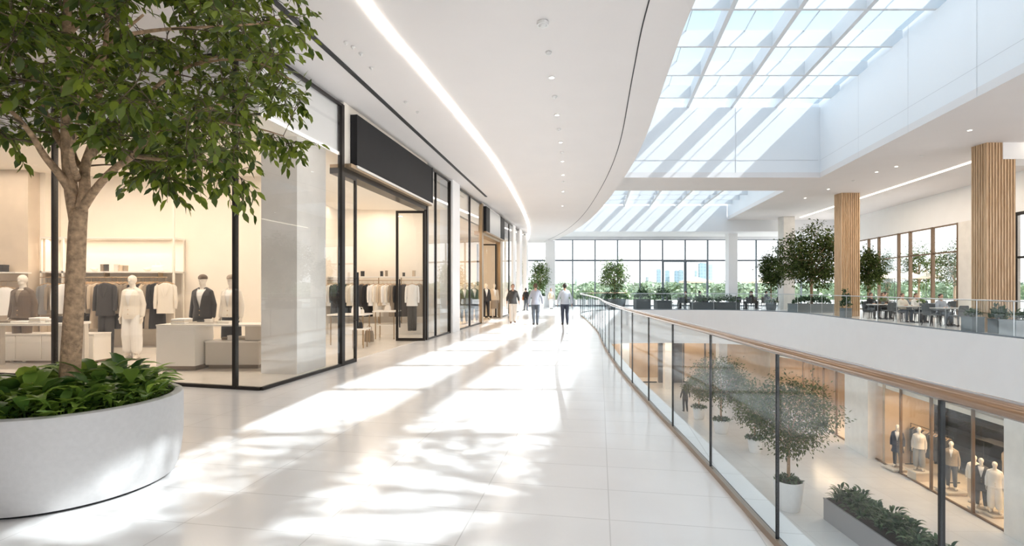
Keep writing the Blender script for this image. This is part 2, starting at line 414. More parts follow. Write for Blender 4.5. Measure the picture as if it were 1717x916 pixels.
# ---- skylights: deep white beams, glass above
def skylight(name, label, ys, x_right, xl_fn, y0, y1, z, dep, step, nlong, k, gname, glabel, ox=0.0):
    sk = thing(name, label, 'skylight', (0, 0, 0), 0, None, 'structure')
    for j, y in enumerate(ys):
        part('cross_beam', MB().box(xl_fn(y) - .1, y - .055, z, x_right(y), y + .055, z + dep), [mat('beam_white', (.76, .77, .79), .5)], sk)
    for j in range(1, nlong + 1):
        m = MB()
        p0 = Vector((x_right(y0) - step * j - ox, y0, 0)); p1 = Vector((x_right(y1) - step * j - ox, y1, 0))
        w = .075
        m.prism([(p0.x - w, p0.y), (p0.x + w, p0.y), (p1.x + w, p1.y), (p1.x - w, p1.y)], z + .002, z + dep)
        part('long_beam', m, [MATS['beam_white']], sk)
        m2 = MB()
    thin = MB()
    for j in range(nlong + 1):
        p0 = Vector((x_right(y0) - step * (j + .5) - ox, y0, 0)); p1 = Vector((x_right(y1) - step * (j + .5) - ox, y1, 0)); w = .015
        thin.prism([(p0.x - w, p0.y), (p0.x + w, p0.y), (p1.x + w, p1.y), (p1.x - w, p1.y)], z + dep - .03, z + dep + .01)
    part('glazing_bar', thin, [M_STEEL], sk)
    ysl = [y0] + sorted(ys) + [y1]
    for a, c in zip(ysl[:-1], ysl[1:]):
        if c - a < .3: continue
        m = MB(); ym = np.linspace(a, c, 3)
        m.prism([(x_right(a), a), (x_right(c), c)] + [(xl_fn(y), y) for y in ym[::-1]], z + dep + .012, z + dep + .028)
        part('pane', m, [M_SKYGL], sk)
    return sk
skylight('skylight', 'large gridded glass skylight over the near end of the atrium', [23.1 - 2.45 * i for i in range(11)], lambda y: WR(y) + .35, lambda y: xat(CL, y), -4, 25.4, SZ, .56, 2.09, 4, 1, '', '', .35)
skylight('skylight', 'smaller gridded glass skylight beyond the white ceiling beam', [38.2 - 1.9 * i for i in range(6)], W2R, lambda y: xat(CL, y), 27.6, 39.5, S2, .35, 2.0, 6, 1, '', '')

# ---- ceiling lines
LED = catmull([(-2.9, -4), (-2.55, 2), (-2.03, 6.78), (-1.66, 8.9), (-1.19, 11.6), (-.62, 15.2), (-.16, 19), (.5, 25.5), (.95, 31.5), (1.15, 37), (1.15, 42)], 8)
b = MB(); wall_strip(b, LED, 5.372, 5.402, .13)
struct('trim_2', b, [M_LED], 'glowing curved light strip recessed along the gallery ceiling', 'light strip')
b = MB(); wall_strip(b, [(-3.9, 1.8), (-3.2, 6.78), (-1.12, 21.5)], 5.385, 5.402, .09)
struct('trim_3', b, [M_JOINT], 'black slot running along the gallery ceiling above the shops', 'ceiling slot')
b = MB(); wall_strip(b, offset([p for p in CL if p[1] > -4], -.62)[:-6], 5.393, 5.402, .018)
struct('trim_4', b, [M_JOINT], 'thin dark joint following the curved ceiling edge', 'ceiling joint')
RLED = catmull([(17.2, 10), (18.2, 17), (18.9, 21.1), (20.2, 30), (21.3, 38)], 6)
b = MB(); wall_strip(b, RLED, CZ - .03, CZ + .002, .14)
struct('trim_5', b, [M_LEDW], 'glowing straight light strip on the cafe court ceiling', 'light strip')

# ---- outer walls of the gallery on the end: tall windows
WY, WT = 43.7, 5.67
mull = [844.6, 882, 922.6, 960.3, 997.9, 1035.7, 1073.4, 1111.2, 1149.2, 1187, 1228, 1268.5, 1306, 1344]
mxs = [ax(p, WY) for p in mull] + [26.3]
b = MB().box(-3.0, WY - .05, WT, 30, WY + .25, 6.3)
struct('wall_end', b, [M_WELL], 'white header wall above the end windows', 'wall')
for i in range(len(mxs) - 1):
    x0, x1 = mxs[i], mxs[i + 1]
    fr = MB().box(x0 - .05, WY, 0, x0 + .05, WY + .14, WT)
    fr.box(x0 + .05, WY, 3.82, x1 - .05, WY + .12, 3.96).box(x0 + .05, WY, 0, x1 - .05, WY + .14, .09).box(x0 + .05, WY, WT - .06, x1 - .05, WY + .12, WT)
    if mull[i] in (1111.2, 1149.2):
        fr.box(x0 + .05, WY - .02, .09, x0 + .11, WY + .1, 3.82).box(x1 - .11, WY - .02, .09, x1 - .05, WY + .1, 3.82).box(x0 + .11, WY - .02, 3.75, x1 - .11, WY + .1, 3.82)
    w = struct('window_%d' % (i + 1), fr, [M_GREYFR], 'tall grey framed end window bay, %s from the left' % ORD[i], 'window')
    part('pane', MB().box(x0 + .05, WY + .05, .09, x1 - .05, WY + .066, 3.82).box(x0 + .05, WY + .05, 3.96, x1 - .05, WY + .066, WT - .06), [M_WINGL], w)
# ---- right glazed wall of the cafe court (beyond it the terrace)
RG = lambda y: 23.4 + (y - 26.6) * .171
ym = [26.9, 29.0, 31.1, 32.3, 34.6, 35.9, 37.6, 40.5, 43.6]
dr = Vector((.171, 1, 0)).normalized(); nr = Vector((dr.y, -dr.x, 0))
def seg_box(mb, fn, ya, yb, o0, o1, z0, z1, mi=0, n=None):
    n = n or nr
    a = Vector((fn(ya), ya, 0)); c = Vector((fn(yb), yb, 0))
    q = [a + n * o0, c + n * o0, c + n * o1, a + n * o1]
    return mb.prism([(p.x, p.y) for p in q], z0, z1, mi)
k = len(mxs)
for i in range(len(ym) - 1):
    fr = MB(); a, c = ym[i], ym[i + 1]
    seg_box(fr, RG, a, a + .12, -.06, .1, 0, 5.0); seg_box(fr, RG, a + .12, c, 0, .08, 3.46, 3.54); seg_box(fr, RG, a + .12, c, 0, .1, 0, .1); seg_box(fr, RG, a + .12, c, 0, .1, 4.92, 5.0)
    w = struct('window_%d' % (k + i), fr, [M_BROWNFR], 'brown framed window bay onto the terrace, %s from the slatted columns' % ORD[i], 'window')
    g = MB(); seg_box(g, RG, a + .12, c, .03, .045, .1, 3.46); seg_box(g, RG, a + .12, c, .03, .045, 3.54, 4.92)
    part('pane', g, [M_WINGL], w)
b = MB(); seg_box(b, RG, 8, 43.7, 0, .3, 5.0, CZ); 
struct('wall_court_upper', b, [M_WHITE], 'white wall above the cafe court windows', 'wall')
b = MB(); seg_box(b, RG, 23.4, 26.9, -.05, .3, 0, 5.0)
struct('wall_court', b, [M_STONE], 'pale stone wall beside the cafe court windows', 'wall')
fr = MB()
for y in (16, 18.4, 20.8, 23.28): seg_box(fr, RG, y, y + .12, -.06, .1, 0, 5.0)
seg_box(fr, RG, 16, 23.3, 0, .1, 4.85, 5.0); seg_box(fr, RG, 16, 23.3, 0, .08, 2.9, 3.0); seg_box(fr, RG, 16, 23.3, 0, .1, 0, .1)
w = struct('window_40', fr, [M_BRONZE], 'dark framed shop window at the right edge behind the slatted column', 'window')
g = MB(); seg_box(g, RG, 16, 23.3, .03, .045, .1, 4.9); part('pane', g, [M_WINGL], w)
b = MB().box(25, 14, 0, 25.2, 23.2, 5.0)
struct('wall_court_shop', b, [M_STONEB], 'warm wall inside the shop at the right edge', 'wall')

# ---- columns
def slat_column(x0, y0, x1, y1, zt, label, cut=None):
    t = thing('slatted_column', label, 'column', (0, 0, 0), 0, 'slatted wooden columns of the cafe court', 'structure')
    core = MB().box(x0 + .06, y0 + .06, 0, x1 - .06, y1 - .06, zt)
    part('core', core, [mat('column_core_brown', (.055, .03, .017), .8)], t)
    def slat_m(xa, ya, xb, yb): return MB().box(xa, ya, 0, xb, yb, zt, 0)
    nx = 10; w = (x1 - x0) / nx
    for i in range(nx):
        part('slat', slat_m(x0 + i * w, y0, x0 + i * w + w * .66, y0 + .06), [M_OAK], t)
        part('slat', slat_m(x0 + i * w, y1 - .06, x0 + i * w + w * .66, y1), [M_OAK], t)
    ny = max(4, int((y1 - y0) / w)); w2 = (y1 - y0 - .12) / ny
    for i in range(ny):
        part('slat', slat_m(x0, y0 + .07 + i * w2, x0 + .06, y0 + .07 + i * w2 + w2 * .66), [M_OAK], t)
        part('slat', slat_m(x1 - .06, y0 + .07 + i * w2, x1, y0 + .07 + i * w2 + w2 * .66), [M_OAK], t)
    return t
m, nt, out = node_mat('oak_slat'); M_OAK = m
bb = nt.nodes.new('ShaderNodeBsdfPrincipled'); bb.inputs['Roughness'].default_value = .5
tc = nt.nodes.new('ShaderNodeTexCoord'); mp = nt.nodes.new('ShaderNodeMapping'); mp.inputs['Scale'].default_value = (14, 14, .7)
nz = nt.nodes.new('ShaderNodeTexNoise'); nz.inputs['Scale'].default_value = 2; nz.inputs['Detail'].default_value = 6
rp = nt.nodes.new('ShaderNodeValToRGB'); rp.color_ramp.elements[0].color = (.50, .31, .165, 1); rp.color_ramp.elements[1].color = (.74, .52, .32, 1)
rp.color_ramp.elements[0].position = .3; rp.color_ramp.elements[1].position = .7
nt.links.new(tc.outputs['Object'], mp.inputs[0]); nt.links.new(mp.outputs[0], nz.inputs['Vector']); nt.links.new(nz.outputs['Fac'], rp.inputs[0])
nt.links.new(rp.outputs[0], bb.inputs['Base Color']); nt.links.new(bb.outputs[0], out.inputs[0])
d1 = 18.4
slat_column(ax(1654.6, d1), d1, ax(1704.5, d1), d1 + .62, CZ, 'large slatted wooden column at the right edge of the cafe court')
d2 = 28.2
slat_column(ax(1411.3, d2), d2, ax(1443, d2), d2 + .65, CZ, 'slatted wooden column beside the broad tree in the cafe court')
def column(px0, px1, d, dep, zt, label, m=M_STONE):
    x0, x1 = ax(px0, d), ax(px1, d)
    b = MB().box(x0, d, 0, x1, d + dep, zt, bev=.02).box(x0 - .015, d - .015, 0, x1 + .015, d + dep + .015, .1)
    return struct('column', b, [m], label, 'column')
column(1314, 1333, 37.6, .8, CZ, 'plain pale stone column behind the broad tree', M_STONE)
column(1222, 1237, 41.0, .7, 5.9, 'slim white column standing before the end windows between two parasols', M_WHITE)
column(915, 931, 42.0, .7, 5.42, 'white column behind the small tree at the end of the gallery', M_WHITE)
b = MB().box(ax(1681, d1), d1 - .02, 6.2, 27, d1 + 1.0, CZ)
struct('trim_6', b, [M_WHITE], 'white dropped beam running from the slatted column to the right', 'beam')

# ================================================================ SHOPFRONTS OF THE GALLERY
FT = 5.32
def sbox(mb, ya, yb, o0, o1, z0, z1, mi=0): return seg_box(mb, SX, ya, yb, o0, o1, z0, z1, mi, N)
wn = [60]
def shop_bay(ya, yb, label, post=True, z1=FT, m=M_BRONZE, bottom=True, pw=.05):
    fr = MB()
    if post: sbox(fr, ya, ya + pw, -.045, .03, 0, z1)
    if bottom: sbox(fr, ya + pw * post, yb, -.03, .03, 0, .05)
    sbox(fr, ya + pw * post, yb, -.03, .03, z1 - .05, z1)
    w = struct('window_%d' % wn[0], fr, [m], label, 'shop window'); wn[0] += 1
    g = MB(); sbox(g, ya + pw * post, yb, -.006, .006, .05, z1 - .05)
    part('pane', g, [M_GLASS], w)
    return w
# return front facing the planter
FD = Vector((-1, .25, 0)).normalized(); FN = Vector((-FD.y, FD.x, 0)); FN = FN if FN.y < 0 else -FN
def fpt(s): return Vector((CORNER[0], CORNER[1], 0)) + FD * s
def fbox(mb, s0, s1, o0, o1, z0, z1):
    q = [fpt(s0) + FN * o0, fpt(s1) + FN * o0, fpt(s1) + FN * o1, fpt(s0) + FN * o1]
    return mb.prism([(p.x, p.y) for p in q], z0, z1)
def s_of(px):
    k = (px - CX) / F
    return (CORNER[0] - k * CORNER[1]) / (-FD.x + k * FD.y)
for (pa, pb, lab, post) in ((394, 437, 'narrow corner glass pane beside the shop column', True), (91, 394, 'wide front shop window behind the tree with the display counter', True), (-420, 91, 'left front shop window behind the tree trunk', False)):
    s0, s1 = max(s_of(pb), 0), s_of(pa); fr = MB()
    if post: fbox(fr, s1 - .028, s1 + .028, -.045, .03, 0, FT)
    fbox(fr, s0, s1 - .04, -.03, .03, 0, .05); fbox(fr, s0, s1 - .04, -.03, .03, FT - .05, FT)
    w = struct('window_%d' % wn[0], fr, [M_BRONZE], lab, 'shop window'); wn[0] += 1
    g = MB(); fbox(g, s0 + .01, s1 - .04, -.006, .006, .05, FT - .05); part('pane', g, [M_GLASS], w)
Y = {p: SFY(p) for p in (571, 597, 716, 730, 753, 756, 768, 787, 806, 808, 838, 841, 853, 859, 863, 869, 873, 880)}
shop_bay(7.95, Y[571], 'tall shop window in front of the pale stone column', False)
shop_bay(Y[716], Y[730], 'slim glass panel right of the open door under the black sign')
shop_bay(Y[730], Y[753], 'second glass panel right of the open door')
b = MB(); sbox(b, Y[753], Y[753] + .08, -.06, .05, 0, FT); struct('trim_7', b, [M_BRONZE], 'dark mullion beside the white pilaster', 'trim')
b = MB(); sbox(b, Y[756], Y[768], -.4, .07, 0, 5.4); struct('trim_8', b, [M_WHITE], 'white pilaster between the first and second shop', 'pilaster')
shop_bay(Y[768], Y[787], 'window of the second shop beside the white pilaster', False)
shop_bay(Y[787], Y[806], 'window of the second shop beside its door', True, pw=.1)
shop_bay(Y[841], Y[853], 'window right of the second shop door', True, pw=.14)
shop_bay(Y[853], Y[859], 'slim window of the third shop', True, pw=.12)
b = MB(); sbox(b, Y[859], Y[863], -.4, .06, 0, 5.4); struct('trim_9', b, [M_WHITE], 'white pilaster before the third shop window', 'pilaster')
shop_bay(Y[863], Y[869], 'distant shop window between two white pilasters', True, pw=.14)
b = MB(); sbox(b, Y[869], Y[873], -.4, .1, 0, 5.4); struct('trim_10', b, [M_WHITE], 'narrow white pilaster further along the gallery', 'pilaster')
shop_bay(Y[873], Y[880], 'last shop window before the gallery end', True, pw=.14)
b = MB(); sbox(b, Y[880], 36.9, -2.5, .12, 0, 5.4); struct('trim_11', b, [M_WHITE], 'white pier ending the row of shops', 'pilaster')
# post, portal, header
b = MB(); sbox(b, Y[571], Y[571] + .10, -.06, .035, 0, FT)
sbox(b, Y[716] - .1, Y[716], -.06, .04, 0, 4.12); sbox(b, Y[571] + .11, Y[716], -.3, .02, 3.94, 4.06)
struct('trim_12', b, [M_BRONZE], 'dark bronze portal frame of the first shop entrance', 'door frame')
b = MB(); sbox(b, Y[571] + .11, Y[716], -.12, .01, 4.06, 5.4)
struct('trim_13', b, [M_CREAMC], 'cream header panel above the first shop entrance', 'header')
b = MB(); sbox(b, Y[571] + .15, Y[716] - .02, -.32, .16, 4.06, 4.14)
struct('trim_14', b, [M_CHAMP], 'bronze soffit under the black shop sign', 'soffit')
t = thing('shop_sign', 'long blank charcoal sign box over the first shop entrance', 'sign')
ys0, ys1 = SFY(586), SFY(716.5)
b = MB(); sbox(b, ys0, ys1, .02, .17, 4.14, 5.22); part('box', b, [M_SIGN], t)
b = MB(); sbox(b, ys0 - .01, ys1 + .01, .02, .185, 4.10, 4.15); part('bottom_edge', b, [mat('sign_lip', (.75, .72, .68), .4)], t, label='pale lower edge')
b = MB(); sbox(b, ys1 - .05, ys1 + .012, .02, .182, 4.15, 5.23); part('end_cap', b, [M_BLACK], t)
# doors of the first shop
d = struct('door_1', sbox(sbox(sbox(sbox(MB(), Y[597] - .06, Y[597], -.03, .02, 0, 3.94), Y[571] + .11, Y[571] + .15, -.03, .02, 0, 3.94), Y[571] + .15, Y[597] - .07, -.03, .02, 0, .08), Y[571] + .15, Y[597] - .07, -.03, .02, 3.88, 3.94), [M_BRONZE], 'narrow closed glass door leaf left of the first shop entrance', 'door')
g = MB(); sbox(g, Y[571] + .15, Y[597] - .07, -.01, .002, .08, 3.88); part('pane', g, [M_GLASS], d)
hp = Vector((SX(10.93), 10.93, 0)) + N * .1; hq = Vector((SX(10.93), 10.93, 0)) + N * .01
part('handle', MB().tube([(hp.x, hp.y, .78), (hp.x, hp.y, 1.92)], .02, 8).tube([(hq.x, hq.y, .9), (hp.x, hp.y, .9)], .013, 6).tube([(hq.x, hq.y, 1.8), (hp.x, hp.y, 1.8)], .013, 6), [M_BLACK], d)
dy = 15.15; xa, xb = ax(664, dy), ax(713, dy)
fr = MB().box(xa, dy - .03, .02, xa + .07, dy + .03, 3.86).box(xb - .07, dy - .03, .02, xb, dy + .03, 3.86).box(xa + .07, dy - .03, .02, xb - .07, dy + .03, .1).box(xa + .07, dy - .03, 3.79, xb - .07, dy + .03, 3.86)
d = struct('door_2', fr, [M_BRONZE], 'dark framed glass door standing open into the first shop', 'door')
part('pane', MB().box(xa + .07, dy - .006, .1, xb - .07, dy + .006, 3.79), [M_GLASS], d)
hx = xa + .13
part('handle', MB().tube([(hx, dy - .1, .42), (hx, dy - .1, 1.84)], .02, 8).tube([(hx, dy - .1, .6), (hx, dy, .6)], .013, 6).tube([(hx, dy - .1, 1.7), (hx, dy, 1.7)], .013, 6), [M_BLACK], d)
# second shop entrance
b = MB(); sbox(b, Y[806], Y[808] + .06, -.1, .06, 0, FT); sbox(b, Y[838] - .1, Y[841], -.2, .06, 0, 4.12); sbox(b, Y[808], Y[838], -.35, .04, 3.95, 4.12)
struct('trim_15', b, [M_CHAMP], 'bronze portal frame of the second shop entrance', 'door frame')
b = MB(); sbox(b, Y[808], Y[838], -.12, .01, 4.12, 5.4); struct('trim_16', b, [M_WHITE], 'white header above the second shop entrance', 'header')
t = thing('shop_sign', 'smaller sign with pale face and black ends over the second shop', 'sign')
a0, a1 = SFY(809), SFY(840.5)
b = MB(); sbox(b, a0 + .75, a1 - 1.0, .02, .16, 4.14, 5.22); part('face', b, [mat('sign_pale', (.48, .49, .50), .35)], t)
b = MB(); sbox(b, a0, a0 + .75, .02, .18, 4.12, 5.24); part('end_panel', b, [M_SIGN], t)
b = MB(); sbox(b, a1 - 1.0, a1, .02, .18, 4.12, 5.24); part('end_panel', b, [M_SIGN], t)
b = MB(); sbox(b, a0, a1, -.1, .185, 4.06, 4.12); part('bottom_edge', b, [M_CHAMP], t)
dy = SFY(836.5); xa, xb = SX(dy) - 1.15, SX(dy) - .12
fr = MB().box(xa, dy - .03, .02, xa + .08, dy + .03, 3.86).box(xb - .08, dy - .03, .02, xb, dy + .03, 3.86).box(xa + .08, dy - .03, .02, xb - .08, dy + .03, .1).box(xa + .08, dy - .03, 3.79, xb - .08, dy + .03, 3.86)
d = struct('door_3', fr, [M_BRONZE], 'bronze framed glass door standing open in the second shop', 'door')
part('pane', MB().box(xa + .08, dy - .006, .1, xb - .08, dy + .006, 3.79), [M_GLASS], d)
part('handle', MB().tube([(xa + .14, dy - .1, .5), (xa + .14, dy - .1, 1.8)], .022, 8).tube([(xa + .14, dy - .1, .6), (xa + .14, dy, .6)], .013, 6).tube([(xa + .14, dy - .1, 1.7), (xa + .14, dy, 1.7)], .013, 6), [M_BLACK], d)

# ---- shop interiors (shells)
SC = 4.35
inn = lambda y, o=.12: SX(y) - o
cx0, cy0 = CORNER
front = fpt(9.9)
SHOP1 = [(cx0 - .15, cy0 + .12), (SX(18.2) - .12, 18.2), (-6.2, 18.2), (-6.2, 12.7), (-14.2, 12.7), (front.x, front.y + .15)]
struct('floor_shop', MB().prism(SHOP1, -.01, .012), [M_SHOPFLOOR], 'warm pale floor of the first shop', 'floor')
struct('ceiling_shop', MB().prism(SHOP1, SC, SC + .12), [M_CREAMC], 'cream ceiling of the first shop', 'ceiling')
b = MB().box(-14.2, 12.7, 0, -6.2, 12.9, 5.4).box(-6.4, 12.9, 0, -6.2, 18.2, 5.4).box(-6.2, 18.2, 0, SX(18.2) - .1, 18.4, 5.4)
struct('wall_shop_back', b, [M_CREAM], 'cream back wall of the first shop', 'wall')
b = MB().box(-14.4, 10.3, 0, -14.2, 12.9, 5.4); struct('wall_shop_left', b, [M_CREAM], 'cream left wall of the first shop', 'wall')
b = MB(); sbox(b, 8.05, Y[571], -.2, -.07, SC, 5.4); fbox(b, .1, 9.9, -.2, -.07, SC, 5.4)
struct('wall_shop_bulkhead', b, [M_WHITE], 'white bulkhead behind the tops of the shop windows', 'wall')
# stone column behind the corner glass
cc = Vector((ax(498, 9.35), 9.35, 0)); e1 = Vector((-1, .16, 0)).normalized() * .72; e2 = U * 1.0
struct('column', MB().prism([(p.x, p.y) for p in (cc, cc + e2, cc + e2 + e1, cc + e1)], 0, 5.4), [M_STONE], 'tall pale stone column just behind the corner shop glass', 'column')
# stone pier and plaster pier at the left
struct('column', MB().box(-14.1, 12.0, 0, ax(47, 12.0), 12.69, SC), [M_STONEB], 'beige stone pier at the left edge inside the first shop', 'column')
struct('column', MB().box(ax(47, 12.3), 12.3, 0, ax(76, 12.3), 12.69, SC), [M_CREAM], 'plain cream pier left of the hanging clothes', 'column')
SHOP2 = [(SX(19.2) - .12, 19.2), (SX(28.4) - .12, 28.4), (-9, 28.4), (-9, 18.6), (SX(18.6) - .5, 18.6)]
struct('floor_shop_second', MB().prism(SHOP2, -.01, .012), [M_SHOPFLOOR], 'warm floor of the second shop', 'floor')
struct('ceiling_shop_second', MB().prism(SHOP2, SC, SC + .12), [M_CREAMC], 'cream ceiling of the second shop', 'ceiling')
b = MB().box(-9, 28.4, 0, SX(28.4) - .1, 28.6, 5.4).box(-9.2, 18.4, 0, -9, 28.6, 5.4); sbox(b, 19.3, 22.8, -.2, -.07, SC, 5.4)
struct('wall_shop_second', b, [M_CREAM], 'beige walls of the second shop', 'wall')
SHOP3 = [(SX(28.7) - .12, 28.7), (SX(36.5) - .12, 36.5), (-7, 36.5), (-7, 28.7)]
struct('floor_shop_third', MB().prism(SHOP3, -.01, .012), [M_SHOPFLOOR], 'warm floor of the third shop', 'floor')
struct('ceiling_shop_third', MB().prism(SHOP3, SC, SC + .12), [M_CREAMC], 'cream ceiling of the third shop', 'ceiling')
b = MB().box(-7, 36.5, 0, SX(36.5) - .1, 36.7, 5.4).box(-7.2, 28.6, 0, -7, 36.7, 5.4)
struct('wall_shop_third', b, [M_WHITE], 'white walls of the third shop', 'wall')
b = MB().box(-16, 36.9, 0, -3.0, 37.1, 5.4).box(-3.0, 37.1, 0, -2.8, 43.8, 5.4)
struct('wall_back', MB().box(-16, -8.2, 0, 1.2, -8, 5.4), [M_WHITE], 'white wall closing the gallery behind the viewpoint', 'wall')
struct('wall_left', MB().box(-16.2, -8, 0, -16, 10.2, 5.4), [M_WHITE], 'white wall at the far left of the gallery', 'wall')
struct('wall_gallery_end', b, [M_WHITE], 'white wall closing the gallery beside the end windows', 'wall')

# ================================================================ BALUSTRADES
def offs_poly(pts, o0, o1): return list(offset(pts, o0)) + list(reversed(offset(pts, o1)))
def balustrade(name, label, path, joints, z_rail, r, m_rail, m_base, m_joint, jw, base_h=.07):
    t = thing(name, label, 'railing')
    part('handrail', MB().tube([(p[0], p[1], z_rail) for p in path], r, 12), [m_rail], t, True)
    bs = MB(); bs.prism(offs_poly(path, -.018, .018), 0, base_h); part('base_channel', bs, [m_base], t)
    P = np.array(path)[:, :2]; seg = np.linalg.norm(np.diff(P, axis=0), axis=1); S = np.concatenate([[0], np.cumsum(seg)])
    for i in range(len(joints) - 1):
        a, c = joints[i], joints[i + 1]
        n = max(2, int((c - a) / .35))
        pp = [tuple(np.array([np.interp(q, S, P[:, k]) for k in range(2)])) for q in np.linspace(a + jw / 2, c - jw / 2, n + 1)]
        part('glass_panel', MB().prism(offs_poly(pp, -.007, .007), base_h, z_rail - r * .6), [M_RAILGL], t)
        pj = [tuple(np.array([np.interp(q, S, P[:, k]) for k in range(2)])) for q in (a - jw / 2, a + jw / 2)]
        part('glazing_joint', MB().prism(offs_poly(pj, -.010, .010), base_h, z_rail - r * .6), [m_joint], t)
    return t, P, S
P = np.array(RAIL_L); seg = np.linalg.norm(np.diff(P, axis=0), axis=1); S = np.concatenate([[0], np.cumsum(seg)])
s0 = float(np.interp(3.17, P[:, 1], S))
js = [s0 + 1.29 * i for i in range(-5, 33) if 0 < s0 + 1.29 * i < S[-1]]
balustrade('glass_railing', 'long glass railing with copper handrail curving beside the walkway', RAIL_L, js, 1.215, .031, M_RAIL, M_RAILBASE, M_BLACK, .0095, .045)
b = MB(); b.prism(offs_poly(RAIL_L, .019, .03), 0, .04); struct('trim_17', b, [M_BLACK], 'black seal line along the foot of the near railing', 'trim')
FAR = offset(VOID_R, -.16)
Pf = np.array(FAR); Sf = np.concatenate([[0], np.cumsum(np.linalg.norm(np.diff(Pf, axis=0), axis=1))])
balustrade('glass_railing', 'frameless glass railing along the cafe court across the atrium', FAR, [.1 + 1.45 * i for i in range(int(Sf[-1] / 1.45))], 1.16, .022, M_STEEL, M_GREYFR, M_STEEL, .014, .04)

# ================================================================ LOWER COURT SHOPS
LS = offset([p for p in VOID_R if p[1] < 34.5], -.25)
LXat = lambda y: xat(LS, y)
def lpx(px):     # distance at which the lower shopfront meets photo column px
    for y in np.arange(9, 34, .02):
        if LXat(y) / y < (px - CX) / F: return float(y)
    return 34.0
lm = [1735, 1690, 1631, 1561, 1510, 1468, 1428, 1402, 1381, 1363, 1347, 1333]
ly = [lpx(p) for p in lm]
def lbox(mb, ya, yb, o0, o1, z0, z1):
    a, c = Vector((LXat(ya), ya, 0)), Vector((LXat(yb), yb, 0)); t_ = (c - a).normalized(); n_ = Vector((t_.y, -t_.x, 0))
    q = [a + n_ * o0, c + n_ * o0, c + n_ * o1, a + n_ * o1]; return mb.prism([(p.x, p.y) for p in q], z0, z1)
for i in range(len(ly) - 1):
    if lm[i] == 1468: continue
    a, c = ly[i], ly[i + 1]
    if lm[i] == 1735: continue
    fr = MB(); lbox(fr, a - .035, a + .035, -.03, .06, -6.4, LT); lbox(fr, a + .035, c - .035, -.03, .05, -6.4, -6.34)
    lbox(fr, a + .035, c - .035, -.02, .04, LT - .05, LT)
    w = struct('window_%d' % wn[0], fr, [M_BROWNFR], 'lower shop window bay, %s from the right end' % ORD[i - 1 if i < 5 else i - 2], 'shop window'); wn[0] += 1
    g = MB(); lbox(g, a + .035, c - .035, 0, .012, -6.34, LT - .05); part('pane', g, [M_GLASS], w)
b = MB(); lbox(b, ly[5], ly[6], -.32, .3, -6.4, LT); struct('column', b, [M_STONE], 'pale stone pier between the lower shops beside the potted trees', 'column')
b = MB(); lbox(b, ly[1] - .95, ly[1], -.12, .3, -6.4, LT); struct('column', b, [M_STONE], 'pale pier at the right edge of the lower shop', 'column')
b = MB(); lbox(b, ly[4] if False else ly[2], ly[5], .5, .65, -2.98, LT); lbox(b, ly[1], ly[2], .5, .65, -2.98, LT); lbox(b, ly[6], ly[-1], .5, .65, -2.98, LT)
struct('wall_lower_bulkhead', b, [M_WHITE], 'white band behind the tops of the lower shop windows', 'wall')
M_TAN = mat('lower_shop_tan', (.52, .39, .27), .6, var=.06, scale=2)
LSHOP = [(LXat(y) + .1, y) for y in np.linspace(10, 34, 14)] + [(23.5, 34), (23.5, 10)]
struct('floor_lower_shop', MB().prism(LSHOP, -6.42, -6.385), [mat('lower_shop_floor', (.74, .66, .56), .25, var=.04)], 'warm floor inside the lower shops', 'floor')
struct('ceiling_lower_shop', MB().prism(LSHOP, -2.98, -2.8), [M_CREAMC], 'warm ceiling inside the lower shops', 'ceiling')
struct('wall_lower_shop', MB().box(21.2, 10, -6.4, 21.4, 34, LT).box(17.0, 33.8, -6.4, 21.2, 34, LT), [M_TAN], 'tan back wall inside the lower shops', 'wall')
struct('wall_lower_divider', MB().box(16.9, 23.25, -6.4, 21.2, 23.4, LT), [M_TAN], 'tan dividing wall between two lower shops', 'wall')
struct('wall_lower_right', MB().box(15.9, 9.8, -6.4, 21.4, 10, LT), [M_TAN], 'tan wall ending the lower shop', 'wall')
# far end of the lower court
FY = 43.0
struct('wall_lower_end', MB().box(-10, FY + 2.5, -6.4, 24, FY + 2.7, LT).box(17.9, 34.0, -6.4, 18.1, 45, LT), [M_TAN], 'tan back wall of the shops at the lower court end', 'wall')
xs = [2.0, 4.6, 7.2, 9.8, 12.2, 14.4, 16.2, 18.0]
for i in range(len(xs) - 1):
    if i == 4:
        struct('wall_lower_dark', MB().box(xs[i] + .1, FY, -6.4, xs[i + 1] - .1, FY + .3, LT), [mat('blue_grey_panel', (.10, .11, .13), .35, .2, var=.2, scale=3)], 'dark blue grey display wall at the lower court end', 'wall')
        continue
    fr = MB().box(xs[i] - .05, FY, -6.4, xs[i] + .05, FY + .1, LT).box(xs[i] + .05, FY, -6.4, xs[i + 1] - .05, FY + .08, -6.3).box(xs[i] + .05, FY, -3.0, xs[i + 1] - .05, FY + .08, -2.9)
    w = struct('window_%d' % wn[0], fr, [M_BRONZE], 'shop window bay at the lower court end, %s from the left' % ORD[i], 'shop window'); wn[0] += 1
    part('pane', MB().box(xs[i] + .05, FY + .03, -6.3, xs[i + 1] - .05, FY + .045, -3.0), [M_GLASS], w)
struct('column', MB().box(12.0, 40.2, -6.4, 12.6, 40.8, LT), [M_STONE], 'pale column at the lower court end left of the dark wall', 'column')
struct('column', MB().box(8.6, 40.2, -6.4, 9.2, 40.8, LT), [M_STONE], 'pale column at the lower court end far left', 'column')
struct('column', MB().box(15.1, 37.4, -6.4, 15.7, 38.0, LT), [M_STONE], 'pale column at the lower court end right of the dark wall', 'column')
